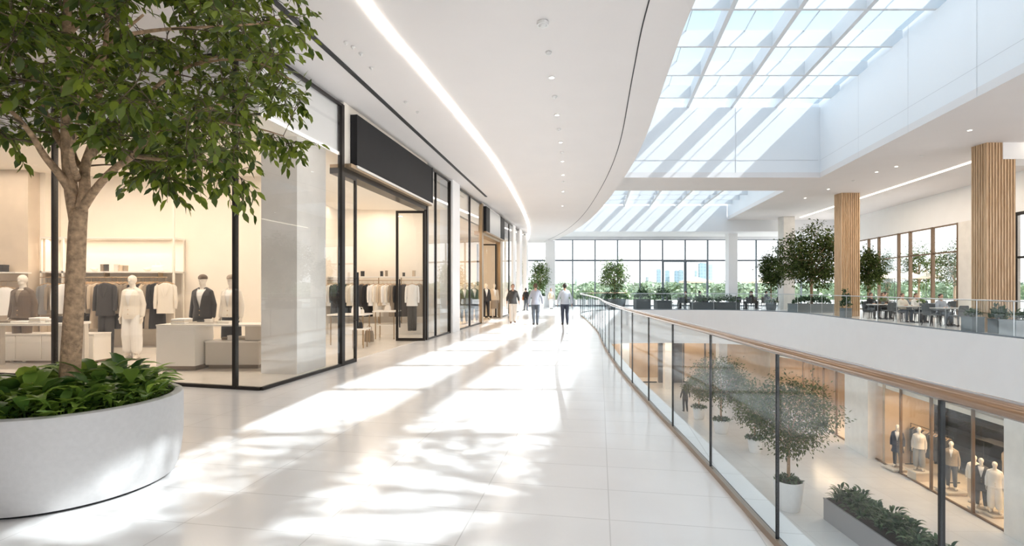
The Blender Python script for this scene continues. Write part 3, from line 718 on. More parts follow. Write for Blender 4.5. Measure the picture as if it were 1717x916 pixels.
# ================================================================ PLANTS
def leaf_mesh(name, pts, dirs, norms, lens, m, wid=.42, droop=.18, seed=1, simple=False):
    rng = np.random.default_rng(seed)
    P = np.array(pts, float); D = np.array(dirs, float); Nn = np.array(norms, float); L = np.array(lens, float)
    D /= np.linalg.norm(D, axis=1)[:, None] + 1e-9
    Sx = np.cross(D, Nn); Sx /= np.linalg.norm(Sx, axis=1)[:, None] + 1e-9
    Up = np.cross(Sx, D)
    if simple:
        T = np.array([(0, 0, 0), (-wid / 2, .45, .06), (wid / 2, .45, .06), (0, 1, -droop)]); Q = [(0, 2, 3), (0, 3, 1)]
    else:
        T = np.array([(0, 0, 0), (-wid * .42, .28, .05), (0, .3, 0), (wid * .42, .28, .05), (-wid * .46, .6, .03 - droop * .3), (0, .62, -.03 - droop * .3), (wid * .46, .6, .03 - droop * .3), (0, 1, -droop)])
        Q = [(0, 3, 2), (0, 2, 1), (2, 3, 6, 5), (1, 2, 5, 4), (5, 6, 7), (4, 5, 7)]
    n, k = len(P), len(T)
    V = P[:, None, :] + L[:, None, None] * (T[None, :, 0, None] * Sx[:, None, :] + T[None, :, 1, None] * D[:, None, :] + T[None, :, 2, None] * Up[:, None, :])
    V = V.reshape(-1, 3)
    loops, sizes = [], []
    base = (np.arange(n) * k)
    fl = []
    for q in Q: fl.append(q)
    allidx = np.concatenate([np.array(q) for q in fl]); szs = np.array([len(q) for q in fl])
    li = (base[:, None] + allidx[None, :]).reshape(-1); sz = np.tile(szs, n); st = np.concatenate([[0], np.cumsum(sz)[:-1]])
    me = bpy.data.meshes.new(name)
    me.vertices.add(len(V)); me.vertices.foreach_set('co', V.reshape(-1))
    me.loops.add(len(li)); me.loops.foreach_set('vertex_index', li.astype(np.int32))
    me.polygons.add(len(sz)); me.polygons.foreach_set('loop_start', st.astype(np.int32)); me.polygons.foreach_set('loop_total', sz.astype(np.int32))
    me.update(calc_edges=True)
    at_ = me.attributes.new('leafv', 'FLOAT', 'POINT'); at_.data.foreach_set('value', np.repeat(rng.random(n), k).astype(np.float32))
    me.materials.append(m); me.validate(); return me

def sprout(mb, a, c, r0, r1, rng, wob=.06, n=6, sag=0.0, mi=0):
    a, c = Vector(a), Vector(c); L = (c - a).length; pts = []
    o = Vector((rng.uniform(-1, 1), rng.uniform(-1, 1), rng.uniform(-.3, 1))) * L * wob
    for i in range(n):
        t = i / (n - 1); pts.append(a.lerp(c, t) + o * math.sin(PI * t) + Vector((0, 0, -sag * t * t)))
    mb.tube(pts, [r0 + (r1 - r0) * i / (n - 1) for i in range(n)], 6, mi); return pts
def make_crown(name, limbs, centres, m_leaf, leaf_len, per, twig_r, seed, spread=.22, simple=False, wid=.45, reach=1.0, minis=0):
    """limbs: list of polylines (points, radii) of the wood; centres: spray positions. Returns wood MB and foliage mesh."""
    rng = random.Random(seed); wood = MB(); nodes = []
    for pts, rad in limbs:
        wood.tube(pts, rad, 9)
        for p, r in zip(pts, rad):
            if r < .06 * reach: nodes.append((Vector(p), r))
    lp, ld, ln, ll = [], [], [], []
    for c in sorted(centres, key=lambda q: min((q - n_[0]).length for n_ in nodes)):
        nd = min(nodes, key=lambda q: (q[0] - c).length + (.3 if q[0].z > c.z else 0))
        pts = sprout(wood, nd[0], c, min(nd[1] * .6, twig_r), twig_r * .28, rng, .08, 6, 0.0, 1 if minis else 0)
        for p in pts[2:]: nodes.append((p, twig_r * .6))
        dr_ = (pts[-1] - pts[0]).normalized() if (pts[-1] - pts[0]).length > 1e-4 else Vector((0, 0, 1))
        # little side twigs with leaves set along them
        if minis:
            for q in range(minis):
                st_ = pts[-1] if q == 0 else pts[3].lerp(pts[-1], rng.random())
                md = (dr_ * .7 + Vector((rng.gauss(0, .7), rng.gauss(0, .7), rng.gauss(-.25, .5)))).normalized()
                L_ = rng.uniform(.14, .30); mp_ = [st_, st_ + md * L_ * .5 + Vector((0, 0, .01)), st_ + md * L_ + Vector((0, 0, -.03))]
                wood.tube(mp_, [.003, .0025, .0014], 4, 1)
                sd_ = md.cross(Vector((0, 0, 1))).normalized()
                nl_ = per
                for k in range(nl_):
                    f_ = .15 + .85 * (k + rng.random() * .5) / nl_
                    b = mp_[0].lerp(mp_[1], f_ * 2) if f_ < .5 else mp_[1].lerp(mp_[2], min(1, f_ * 2 - 1))
                    sg = 1 if k % 2 else -1
                    out = md * (.55 if k < nl_ - 1 else 1.4) + sd_ * sg * rng.uniform(.4, .9) + Vector((rng.gauss(0, .15), rng.gauss(0, .15), rng.gauss(-.45, .3)))
                    lp.append(b); ld.append(out); ln.append((rng.gauss(0, .4), rng.gauss(0, .4), 1)); ll.append(leaf_len * rng.uniform(.7, 1.2))
            continue
        for q in range(per):
            t = rng.random()
            b = pts[-1] + Vector((rng.gauss(0, 1), rng.gauss(0, 1), rng.gauss(0, .8))) * spread * (.25 + .75 * t)
            out = (b - pts[-1]).normalized() * .8 + dr_ * .5 + Vector((rng.gauss(0, .35), rng.gauss(0, .35), rng.gauss(-.35, .3)))
            lp.append(b); ld.append(out); ln.append((rng.gauss(0, .45), rng.gauss(0, .45), 1)); ll.append(leaf_len * rng.uniform(.65, 1.2))
    me = leaf_mesh(name, [p[:] for p in lp], [d_[:] for d_ in ld], ln, ll, m_leaf, wid, seed=seed, simple=simple)
    return wood, me
def small_tree(key, h_fork, top, rad, seed, m_leaf, n_c=150, per=16, leaf=.12, tr=.06, bottom=None, spread=.2, nl=9, m_bark=None, taper=0.0):
    """a standard tree with root at z = 0; returns (wood mesh, foliage mesh)"""
    rng = random.Random(seed); bottom = bottom if bottom is not None else h_fork * .95
    zc = (top + bottom) / 2; rz = (top - bottom) / 2; limbs = []
    limbs.append(([(0, 0, 0), (.02, .01, h_fork * .5), (0, 0, h_fork), (.03, 0, h_fork + (top - h_fork) * .4), (0, .02, h_fork + (top - h_fork) * .75)], [tr * 1.15, tr, tr * .95, tr * .5, tr * .2]))
    for i in range(nl):
        a = 2 * PI * i / nl + rng.uniform(-.3, .3); hh = h_fork + (top - h_fork) * rng.uniform(-.02, .28); r = rad * rng.uniform(.6, .9); zz = hh + (top - hh) * rng.uniform(.3, .62)
        p0 = Vector((0, 0, hh)); p3 = Vector((math.cos(a) * r, math.sin(a) * r, zz)); p1 = p0.lerp(p3, .35) + Vector((0, 0, .06 * rad)); p2 = p0.lerp(p3, .7) + Vector((0, 0, .05 * rad))
        limbs.append(([p0, p1, p2, p3], [tr * .5, tr * .38, tr * .25, tr * .12]))
    cs = []
    while len(cs) < n_c:
        v = Vector((rng.uniform(-1, 1), rng.uniform(-1, 1), rng.uniform(-1, 1)))
        if v.length > 1 or v.length < .38: continue
        lump = 1 + .13 * math.sin(v.x * 7 + seed) + .1 * math.sin(v.y * 8 + v.z * 5)
        k = (1 - taper * (v.z + 1) / 2) if taper else 1
        cs.append(Vector((v.x * rad * lump * k, v.y * rad * lump * k, zc + v.z * rz * lump)))
    wood, fo = make_crown('foliage', limbs, cs, m_leaf, leaf, per, tr * .28, seed, spread, True, .5)
    return wood.mesh('trunk', m_bark or M_BARKD, True), fo
def bush_mesh(name, rx, ry, h, n, leaf, m_leaf, seed, spiky=False, wid=.4):
    rng = random.Random(seed); lp, ld, ln, ll = [], [], [], []
    for i in range(n):
        while True:
            x, y = rng.uniform(-1, 1), rng.uniform(-1, 1)
            if x * x + y * y < 1: break
        q = math.sqrt(max(0, 1 - x * x - y * y)); z = h * q * rng.uniform(.35, 1) * (1 + .2 * math.sin(5 * x + 3 * y + seed))
        lp.append((x * rx, y * ry, z)); ld.append((x * .9 + rng.gauss(0, .5), y * .9 + rng.gauss(0, .5), .6 + rng.random()))
        ln.append((x + rng.gauss(0, .4), y + rng.gauss(0, .4), .8)); ll.append(leaf * rng.uniform(.6, 1.2))
    return leaf_mesh(name, lp, ld, ln, ll, m_leaf, wid, .3, seed)
def rosette_mesh(name, plants, m_leaf, seed, leaf=.26, wid=.36, nl=(9, 13)):
    """arching broad leaves, each a bent blade; plants = (x, y, z, size)"""
    rng = random.Random(seed); vs, fs, val = [], [], []
    for x, y, z, s in plants:
        n = rng.randint(*nl); a0 = rng.uniform(0, 6.28)
        for i in range(n):
            a = a0 + i * 2.4 + rng.uniform(-.3, .3); L = leaf * s * rng.uniform(.7, 1.15); rise = rng.uniform(.6, 1.38); w = L * wid * rng.uniform(.8, 1.15)
            d = Vector((math.cos(a), math.sin(a), 0)); sd = Vector((-d.y, d.x, 0)); o = len(vs); vv = rng.random()
            st = rng.uniform(.25, .6) * L
            p = Vector((x, y, z)) + d * .02; el = rise
            steps = 6; wprof = [.06, .10, .62, 1.0, .82, .42, .02]
            for k in range(steps + 1):
                ww = w * wprof[k] * .5
                up = Vector((0, 0, 1)) * math.cos(el) - d * math.sin(el)
                vs += [tuple(p - sd * ww + up * ww * .35), tuple(p), tuple(p + sd * ww + up * ww * .35)]
                step = st if k == 0 else L / steps
                p = p + (d * math.cos(el) + Vector((0, 0, 1)) * math.sin(el)) * step
                el -= rng.uniform(.18, .42) if k else .05
            for k in range(steps):
                b_ = o + k * 3
                fs += [(b_, b_ + 1, b_ + 4, b_ + 3), (b_ + 1, b_ + 2, b_ + 5, b_ + 4)]
            val += [vv] * (3 * (steps + 1))
    me = bpy.data.meshes.new(name); me.from_pydata(vs, [], fs)
    at_ = me.attributes.new('leafv', 'FLOAT', 'POINT'); at_.data.foreach_set('value', val)
    me.polygons.foreach_set('use_smooth', [True] * len(me.polygons)); me.materials.append(m_leaf); me.update(); return me

# ---- the big planter with its tree
PX, PY, PR = -3.61, 4.2, .777
t = thing('planter', 'large round white terrazzo planter standing on the gallery floor', 'planter', (PX, PY, 0))
prof = [(PR - .075, .022), (PR - .06, .026), (PR - .045, .06), (PR - .02, .16), (PR - .004, .30), (PR, .42), (PR, .67), (PR - .006, .692), (PR - .022, .70), (PR - .065, .70), (PR - .075, .69), (PR - .078, .60)]
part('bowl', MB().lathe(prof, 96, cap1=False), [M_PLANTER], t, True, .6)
part('base_ring', MB().lathe([(PR - .10, 0), (PR - .10, .0215)], 64), [M_BLACK], t, label='dark recessed foot')
part('soil', MB().lathe([(PR - .08, .60), (PR * .6, .615), (.001, .63)], 48, cap0=False), [M_SOIL], t, True)
pl = []
rr = random.Random(5)
for i in range(92):
    a = i * 2.39996; r = (PR - .17) * math.sqrt((i + .5) / 92)
    if r < .15: continue
    pl.append((PX + r * math.cos(a), PY + r * math.sin(a), .615, rr.uniform(.75, 1.2) * (1.15 if r < .45 else .85)))
pl += [(PX - .12, PY + .38, .66, 1.5), (PX + .3, PY + .3, .64, 1.3), (PX + .42, PY + .1, .64, 1.25)]
gme = rosette_mesh('ground_cover', pl, M_LEAFG, 11, .245, .31, (13, 19))
for v in gme.vertices:      # leaves lie over the rim instead of passing through it
    r_ = math.hypot(v.co.x - PX, v.co.y - PY)
    if r_ > PR - .10: v.co.z = max(v.co.z, .712 + .25 * max(0, r_ - PR + .1))
    if r_ > PR + .02: k_ = (PR + .02 + .35 * (r_ - PR - .02)) / r_; v.co.x = PX + (v.co.x - PX) * k_; v.co.y = PY + (v.co.y - PY) * k_
o = link('ground_cover', gme)
tag(o, 'glossy broad-leaved ground plants filling the round white planter', 'plants', None, 'stuff')
# tree: limbs traced in the photo's columns and rows at its own distance
def tp(px, py, dy=0.0):
    d = PY + dy; return Vector((ax(px, d), d, H - (py - HY) * d / F))
limbs = []
def limb(pts, r0, r1):
    P_ = catmull([p[:] for p in pts], 5); n = len(P_)
    limbs.append((P_, [r0 + (r1 - r0) * (i / (n - 1)) ** .8 for i in range(n)]))
limb([tp(116, 652), tp(122, 560), tp(127, 470), tp(130, 395), tp(133, 352)], .074, .060)
limb([tp(130, 372), tp(120, 320), tp(113, 250, -.02), tp(112, 170, -.02), tp(111, 80), tp(114, 0, .05), tp(118, -80, .1), tp(110, -140, .1)], .056, .020)
limb([tp(133, 362), tp(142, 325), tp(143, 280, .05), tp(158, 232, .1), tp(164, 180, .15), tp(172, 110, .2), tp(180, 40, .25), tp(176, -40, .3)], .050, .012)
limb([tp(138, 350), tp(160, 318, -.1), tp(190, 285, -.2), tp(222, 262, -.3), tp(250, 232, -.35), tp(290, 205, -.4), tp(330, 190, -.45), tp(370, 175, -.5)], .036, .009)
limb([tp(152, 262, .1), tp(175, 228, .2), tp(205, 205, .3), tp(240, 168, .45), tp(275, 135, .55), tp(320, 110, .7), tp(365, 95, .8)], .034, .009)
limb([tp(118, 318, 0), tp(98, 290, -.1), tp(75, 262, -.2), tp(52, 225, -.35), tp(22, 190, -.45), tp(-20, 165, -.5)], .038, .010)
limb([tp(110, 250, 0), tp(88, 215, .1), tp(72, 180, .2), tp(60, 140, .3), tp(35, 95, .4), tp(0, 60, .5)], .034, .010)
limb([tp(114, 180, 0), tp(140, 140, -.15), tp(165, 100, -.3), tp(200, 60, -.45), tp(240, 25, -.55)], .028, .008)
limb([tp(112, 120, 0), tp(95, 80, .15), tp(82, 40, .3), tp(60, -10, .4)], .026, .008)
limb([tp(113, 60, 0), tp(150, 20, .2), tp(200, -20, .4), tp(250, -60, .5)], .024, .008)
limb([tp(143, 285, .05), tp(128, 270, .3), tp(118, 235, .6), tp(105, 190, .9), tp(110, 140, 1.1)], .03, .008)
limb([tp(130, 300, 0), tp(120, 265, -.35), tp(128, 215, -.65), tp(140, 160, -.9)], .028, .008)
limb([tp(222, 262, -.3), tp(270, 268, -.35), tp(320, 270, -.3), tp(365, 272, -.25), tp(395, 275, -.2)], .016, .006)
limb([tp(240, 168, .45), tp(300, 190, .5), tp(370, 205, .5), tp(430, 215, .45), tp(475, 228, .4)], .016, .005)
limb([tp(320, 110, .7), tp(380, 100, .6), tp(440, 108, .5), tp(490, 135, .4)], .014, .005)
limb([tp(200, 60, -.45), tp(270, 50, -.3), tp(350, 45, -.1), tp(430, 40, .1), tp(480, 30, .2)], .016, .005)
bot = [(-300, 250), (0, 236), (40, 240), (90, 232), (140, 225), (185, 255), (215, 288), (260, 312), (300, 296), (345, 292), (385, 302), (415, 292), (445, 250), (470, 246), (495, 252), (512, 170), (530, 130)]
edge = [(-200, 470), (0, 505), (40, 500), (75, 490), (115, 505), (160, 512), (185, 500), (205, 440), (225, 480), (255, 495), (262, 440), (275, 402), (310, 402), (330, 300)]
cs = []; rr = random.Random(21)
while len(cs) < 760:
    x, y, z = rr.uniform(-2.1, 2.15), rr.uniform(-1.55, 1.75), rr.uniform(1.9, 5.15)
    e = (x / 2.15) ** 2 + (y / 1.75) ** 2 + ((z - 3.55) / 1.75) ** 2
    if e > 1.0: continue
    X, Yw = -3.55 + x, PY + y; px, py = CX + X / Yw * F, HY - (z - H) / Yw * F
    if px > np.interp(py, [q[0] for q in edge], [q[1] for q in edge]) - 22: continue
    if py > np.interp(px, [q[0] for q in bot], [q[1] for q in bot]) - 14: continue
    if e < .16 and rr.random() < .6: continue
    if rr.random() < .25 * max(0, math.sin(x * 4.1 + z * 3.3) * math.sin(y * 3.7 - z * 2.1)): continue
    cs.append(Vector((X, Yw, z)))
for px, py, dy in ((505, 170, .3), (500, 165, .45), (480, 240, .4), (495, 238, .35), (455, 228, .45), (440, 105, .5), (495, 60, .3), (480, 48, .25), (500, 30, .2), (470, 140, .4), (415, 95, .5),
                   (265, 305, -.3), (285, 300, -.35), (245, 296, -.3), (395, 292, -.25), (375, 290, -.2), (405, 300, -.2), (350, 284, -.3), (12, 232, -.4), (5, 225, -.3), (100, 236, .4), (465, 90, .4)):
    cs.append(tp(px, py, dy))
wood, fol = make_crown('foliage', limbs, cs, M_LEAF, .098, 6, .010, 33, .18, False, .46, minis=4)
t = thing('tree', 'large leafy indoor tree rising from the round white planter', 'tree', (0, 0, 0))
part('trunk', wood.mesh('trunk', [M_BARK, M_TWIG], True), None, t); 
part('foliage', fol, None, t)
print('NEAR TREE LEAVES', len(fol.polygons))
# ---- tall court tree just right of the view, whose crown dapples the floor with shade
w_, f_ = small_tree('court', 10.4, 14.6, 2.3, 77, M_LEAFD, 320, 12, .15, .12, 11.2, .26, 12)
t = thing('tree', 'tall slender tree growing up from the lower court beside the near end of the railing', 'tree', (5.35, 2.8, -6.4)); part('trunk', w_, None, t); part('foliage', f_, None, t)

# ---- potted trees
def pot_mb(r0, r1, h):
    return MB().lathe([(r0 * .94, 0), (r0, .02), (r0 + (r1 - r0) * .5, h * .35), (r1, h * .96), (r1 - .01, h), (r1 - .05, h), (r1 - .06, h - .07)], 32, cap1=False)
def potted_tree(label, x, y, z, pot, wood, fol, m_pot=None, under=None, rz=0, square=None, group=None, scale=1):
    t = thing('potted_tree', label, 'tree', (x, y, z), rz, group)
    if square:
        w, h = square; part('pot', MB().box(-w / 2, -w / 2, 0, w / 2, w / 2, h, bev=.02), [m_pot or M_GREYPOT], t); top = h
    else:
        pt_ = part('pot', pot_mb(*pot), [m_pot or M_POT], t, True, .7); top = pot[2] - .08
        part('soil', MB().lathe([(pot[1] - .06, pot[2] - .07), (.01, pot[2] - .05)], 24, cap0=False), [M_SOIL], pt_)
    o = link('trunk', wood, t, (0, 0, top)); o.scale = (scale,) * 3; o = link('foliage', fol, t, (0, 0, top)); o.scale = (scale,) * 3
    if under: link('underplanting', under, t, (0, 0, top))
    return t
UNDER = bush_mesh('underplanting', .42, .42, .22, 260, .13, M_LEAFB, 3)
wA, fA = small_tree('a', 1.1, 3.75, 1.45, 41, M_LEAFD, 320, 22, .125, .055, 1.1, .24, 10, M_BARK)
wB, fB = small_tree('b', 1.15, 3.5, 1.35, 42, M_LEAFD, 220, 22, .14, .05, 1.05, .24, 9, M_BARK)
potted_tree('bushy tree in a round white pot on the lower court floor beside the long trough', ax(1322, 18.5), 18.5, -6.4, (.36, .50, 1.05), wA, fA, None, UNDER, .4)
potted_tree('small potted tree on the lower court seen left of the bushy one', ax(1209, 28.2), 28.2, -6.4, (.32, .40, .72), wB, fB, None, UNDER, 1.1)
potted_tree('potted tree on the lower court half hidden behind the bushy one', ax(1266, 24.9), 24.9, -6.4, (.26, .33, .68), wB, fB, None, UNDER, 2.4, scale=.72)
potted_tree('farthest potted tree on the lower court, behind the railing glass', ax(1172, 31.2), 31.2, -6.4, (.28, .36, .70), wB, fB, None, UNDER, 3.9, scale=.62)
wC, fC = small_tree('c', .75, 2.85, .95, 43, M_LEAFL, 150, 15, .17, .04, .55, .2, 8, M_BARK, .35)
potted_tree('small tree in a white pot by the column at the gallery end', ax(905, 41), 41, 0, (.42, .52, .92), wC, fC, None, UNDER, .2)
wD, fD = small_tree('d', 1.0, 2.85, 1.02, 44, M_LEAFL, 170, 17, .17, .045, .75, .2, 9, M_BARK, .15)
t = potted_tree('round crowned tree standing in a hedge planter at the far end of the atrium', ax(1030, 38.0), 38.0, 0, (.7, .85, .75), wD, fD, M_DARKPOT, bush_mesh('underplanting', 1.0, .8, .62, 900, .15, M_LEAFB, 9), .2)
wE, fE = small_tree('e', 1.25, 4.9, 1.95, 45, M_LEAFD, 430, 22, .19, .085, .95, .26, 14, M_BARK)
def trough(label, x0, y0, x1, y1, h, m, bh, n, leaf, seed, z=0, tree=None, spiky=False, lip=None, m_l=None):
    cx, cy = (x0 + x1) / 2, (y0 + y1) / 2
    t = thing('planter_trough', label, 'planter', (cx, cy, z)); hx, hy = (x1 - x0) / 2, (y1 - y0) / 2
    bx_ = part('box', MB().box(-hx, -hy, 0, hx, hy, h - .04).box(-hx - .01, -hy - .01, h - .04, hx + .01, -hy + .05, h).box(-hx - .01, hy - .05, h - .04, hx + .01, hy + .01, h).box(-hx - .01, -hy + .05, h - .04, -hx + .05, hy - .05, h).box(hx - .05, -hy + .05, h - .04, hx + .01, hy - .05, h), [m], t)
    part('soil', MB().box(-hx + .05, -hy + .05, h - .04, hx - .05, hy - .05, h - .02), [M_SOIL], bx_)
    rng = random.Random(seed)
    if spiky:
        pls = [(rng.uniform(-hx + .12, hx - .12), rng.uniform(-hy + .12, hy - .12), h - .03, rng.uniform(.8, 1.2)) for _ in range(n)]
        me = rosette_mesh('foliage', pls, m_l or M_LEAFB, seed, leaf, .2, (14, 20))
    else:
        me = bush_mesh('foliage', hx * .98, hy * .95, bh, n, leaf, m_l or M_LEAFB, seed)
    link('foliage', me, t, (0, 0, 0 if spiky else h - .05))
    if tree:
        link('trunk', tree[0], t, (0, 0, h - .04)); link('crown', tree[1], t, (0, 0, h - .04))
    return t
trough('grey planter box with low shrubs and a broad spreading tree beside the slatted column', 18.0, 32.3, 20.4, 33.5, .55, M_GREYPOT, .55, 900, .16, 12, 0, (wE, fE))
wF, fF = small_tree('f', 1.5, 3.5, .85, 46, M_LEAFD, 170, 20, .18, .045, 1.1, .2, 8, M_BARK, .2)
potted_tree('slim tree standing left of the broad tree near the plain stone column', ax(1293, 36.4), 36.4, 0, (.3, .36, .55), wF, fF, M_DARKPOT, UNDER, .9)
potted_tree('slender tree just right of the middle slatted column', ax(1456, 33), 33.0, 0, (.3, .36, .55), wF, fF, M_DARKPOT, UNDER, 2.2, scale=1.05)
trough('long grey trough of dense shrubs on the lower court floor', 10.75, 11.2, 11.85, 17.7, .74, mat('trough_grey', (.30, .295, .30), .4), .2, 10, .3, 13, -6.4)
o = [c for c in COL.objects if c.name.startswith('planter_trough')][-1]
for ch in list(o.children):
    if ch.name.startswith('foliage'): bpy.data.objects.remove(ch)
rng = random.Random(4); pls = [(rng.uniform(-.38, .38), rng.uniform(-3.1, 3.1), .68 + rng.uniform(0, .28), rng.uniform(.8, 1.25)) for _ in range(150)]
link('foliage', rosette_mesh('foliage', pls, M_LEAFB, 14, .34, .24, (12, 18)), o)
# planters along the far rail
trough('charcoal planter with a clipped bush, nearest the round tree beyond the railing', ax(1066, 38.0), 37.8, ax(1090, 38.0), 38.8, .72, M_DARKPOT, .85, 420, .17, 15)
trough('charcoal planter with a loose bush before the end windows, left of the cafe tables', ax(1101, 38.0), 37.8, ax(1126, 38.0), 38.8, .62, M_DARKPOT, .95, 420, .17, 16)
trough('low dark trough of shrubs along the far rail, left half', ax(1160, 37.2), 36.75, ax(1196, 37.2), 37.5, .52, M_DARKPOT, .5, 420, .16, 17)
trough('low dark trough of shrubs along the far rail, right half', ax(1198, 36.9), 36.6, ax(1238, 36.9), 37.3, .52, M_DARKPOT, .5, 420, .16, 18)
trough('dark pot with a tall shrub at the foot of the middle slatted column', ax(1404, 27.6), 27.0, ax(1416, 27.6), 27.4, .5, M_GREYPOT, 1.0, 260, .17, 19)
trough('grey planter with a spiky dark plant before the large slatted column', 16.28, 18.15, 16.72, 18.6, .55, M_GREYPOT, .5, 6, .29, 20, 0, None, True)
trough('low grey planter with shrubs tucked beside the large slatted column', 16.78, 17.72, 17.2, 18.1, .5, M_GREYPOT, .45, 220, .17, 22)
trough('pale grey planter with arching leaves at the right edge behind the far railing', 16.42, 16.7, 17.7, 17.3, .52, M_STEELPOT, .5, 10, .38, 21, 0, None, True)
# ================================================================ BODIES
def remesh(name, mb, m, vox=.007, smooth=3, dec=.3, cut=None, vee=None):
    me = mb.mesh(name + '_raw', m); o = bpy.data.objects.new('tmp', me); COL.objects.link(o)
    r = o.modifiers.new('r', 'REMESH'); r.mode = 'VOXEL'; r.voxel_size = vox
    s = o.modifiers.new('s', 'SMOOTH'); s.iterations = smooth; s.factor = .5
    if dec < 1: d = o.modifiers.new('d', 'DECIMATE'); d.ratio = dec
    dg = bpy.context.evaluated_depsgraph_get(); dg.update()
    out = bpy.data.meshes.new_from_object(o.evaluated_get(dg)); out.name = name
    bpy.data.objects.remove(o); bpy.data.meshes.remove(me)
    if cut:
        bm = bmesh.new(); bm.from_mesh(out)
        if vee:
            for sg in (-1, 1): bmesh.ops.bisect_plane(bm, geom=bm.verts[:] + bm.edges[:] + bm.faces[:], plane_co=(sg * .004, 0, vee[0]), plane_no=(1, 0, -sg * vee[1]))
        bmesh.ops.delete(bm, geom=[f for f in bm.faces if cut(f.calc_center_median())], context='FACES'); bm.to_mesh(out); bm.free()
    out.polygons.foreach_set('use_smooth', [True] * len(out.polygons))
    out.materials.clear(); out.materials.append(m); return out
def joints(pose):
    """positions for a 1.75 m figure facing -y"""
    J = dict(hipL=(-.09, 0, .93), hipR=(.09, 0, .93), kneeL=(-.095, -.01, .50), kneeR=(.095, -.01, .50), ankL=(-.095, .015, .085), ankR=(.095, .015, .085),
             shL=(-.160, .0, 1.395), shR=(.160, 0, 1.395), elL=(-.235, .02, 1.14), elR=(.235, .02, 1.14), wrL=(-.255, -.03, .89), wrR=(.255, -.03, .89))
    J.update(pose or {}); return {k: Vector(v) for k, v in J.items()}
def torso_secs(g=0.0, lo=.86, hi=1.50, lean=None):
    base = [(.84, .15, .105, .0), (.93, .168, .118, .005), (1.03, .148, .102, .0), (1.12, .142, .098, 0), (1.24, .158, .112, -.004), (1.34, .172, .115, 0), (1.40, .160, .098, .004), (1.45, .105, .072, .01), (1.49, .062, .056, .015), (1.53, .054, .054, .012), (1.575, .052, .054, .005)]
    return [(0, cy, z, rx + g, ry + g) for z, rx, ry, cy in base if lo - 1e-6 <= z <= hi + 1e-6]
def hand(mb, w, side, fwd=Vector((0, -1, 0)), down=Vector((0, 0, -1)), curl=.35):
    ac = down.cross(fwd).normalized(); ac = ac if ac.x * side > 0 else -ac       # away from the body
    inw = -ac
    palm_c = w + down * .05
    for q in (-.026, -.009, .009, .026): mb.capsule(w + down * .01 + fwd * q * .55, .0125, w + down * .085 + fwd * q, .0115, 8)
    for q, L in ((.028, .068), (.0095, .078), (-.0095, .073), (-.028, .058)):
        a = w + down * .088 + fwd * q; m1 = a + down * L * .5 + inw * L * .10; m2 = m1 + (down * math.cos(curl) + inw * math.sin(curl)) * L * .5
        mb.capsule(a, .0095, m1, .0088, 8); mb.capsule(m1, .0088, m2, .0075, 8)
    a = w + down * .022 + fwd * .026; m1 = a + (down * .8 + fwd * .62).normalized() * .042; m2 = m1 + (down * .97 + fwd * .2 + inw * .1).normalized() * .032
    mb.capsule(a, .0125, m1, .0105, 8); mb.capsule(m1, .0105, m2, .0085, 8)
def build_body(pose=None, face=True, head_up=0.0, hdir=None):
    J = joints(pose); mb = MB(); mb.loft(torso_secs(), 20)
    mb.loft(torso_secs(0, 1.45, 1.58), 14)
    hz = 1.655
    mb.ell((0, .0, hz + .015), (.076, .096, .098)); mb.ell((0, -.022, hz - .055), (.056, .068, .062)); mb.capsule((0, .012, 1.46), .056, (0, 0, 1.60), .053)
    if face:
        mb.capsule((0, -.092, hz + .008), .008, (0, -.109, hz - .022), .013, 8); mb.ell((0, -.088, hz - .058), (.024, .010, .009)); mb.ell((0, -.083, hz + .028), (.046, .014, .010)); mb.ell((0, -.078, hz - .098), (.022, .016, .014))
        for s in (-1, 1): mb.ell((s * .079, .008, hz - .01), (.011, .020, .032), 8, 6)
    else:
        mb.capsule((0, -.086, hz + .01), .006, (0, -.102, hz - .022), .011, 8)
    for s, k in ((-1, 'L'), (1, 'R')):
        h, kn, an = J['hip' + k], J['knee' + k], J['ank' + k]
        mb.capsule(h, .088, kn, .056); cm = kn.lerp(an, .3) + Vector((0, .012, 0)); mb.capsule(kn, .055, cm, .054); mb.capsule(cm, .054, an, .036)
        fd = J.get('foot' + k, Vector((s * .035, -.165, 0)))
        mb.capsule(an + Vector((0, .03, -.045)), .034, an + fd * .75 + Vector((0, 0, -.056)), .026); mb.capsule(an, .036, an + fd * .45 + Vector((0, 0, -.045)), .032)
        sh, el, wr = J['sh' + k], J['el' + k], J['wr' + k]
        mb.capsule((s * .05, .012, 1.475), .045, sh + Vector((0, 0, .008)), .050); mb.capsule(sh, .050, el, .038); mb.capsule(el, .039, wr, .026)
        dn = (wr - el).normalized(); fw = Vector((0, -1, 0)); fw = (fw - dn * fw.dot(dn)); fw = fw.normalized() if fw.length > .1 else Vector((0, 0, 1))
        hand(mb, wr, s, fw, dn)
    return mb, J
def top_mb(J, g=.018, hem=.90, sleeve=1.0, flare=0.0, collar=1.455):
    mb = MB(); secs = [s for s in torso_secs(g, hem, collar)]
    z0 = secs[0][2]
    if z0 > hem + .01: secs = [(0, 0, hem, secs[0][3] + flare, secs[0][4] + flare * .7)] + secs
    mb.loft(secs, 24)
    for k in 'LR':
        sh, el, wr = J['sh' + k], J['el' + k], J['wr' + k]
        sd = 1 if sh.x > 0 else -1; mb.capsule((sd * .055, .012, 1.46), .046 + g * .5, sh + Vector((0, 0, .008)), .052 + g * .4); mb.capsule(sh, .053 + g * .4, el, .047 + g * .3); we = el.lerp(wr, min(1, .93 * sleeve))
        if sleeve > .2: mb.capsule(el, .048 + g * .3, we, .038 + g * .2)
    return mb
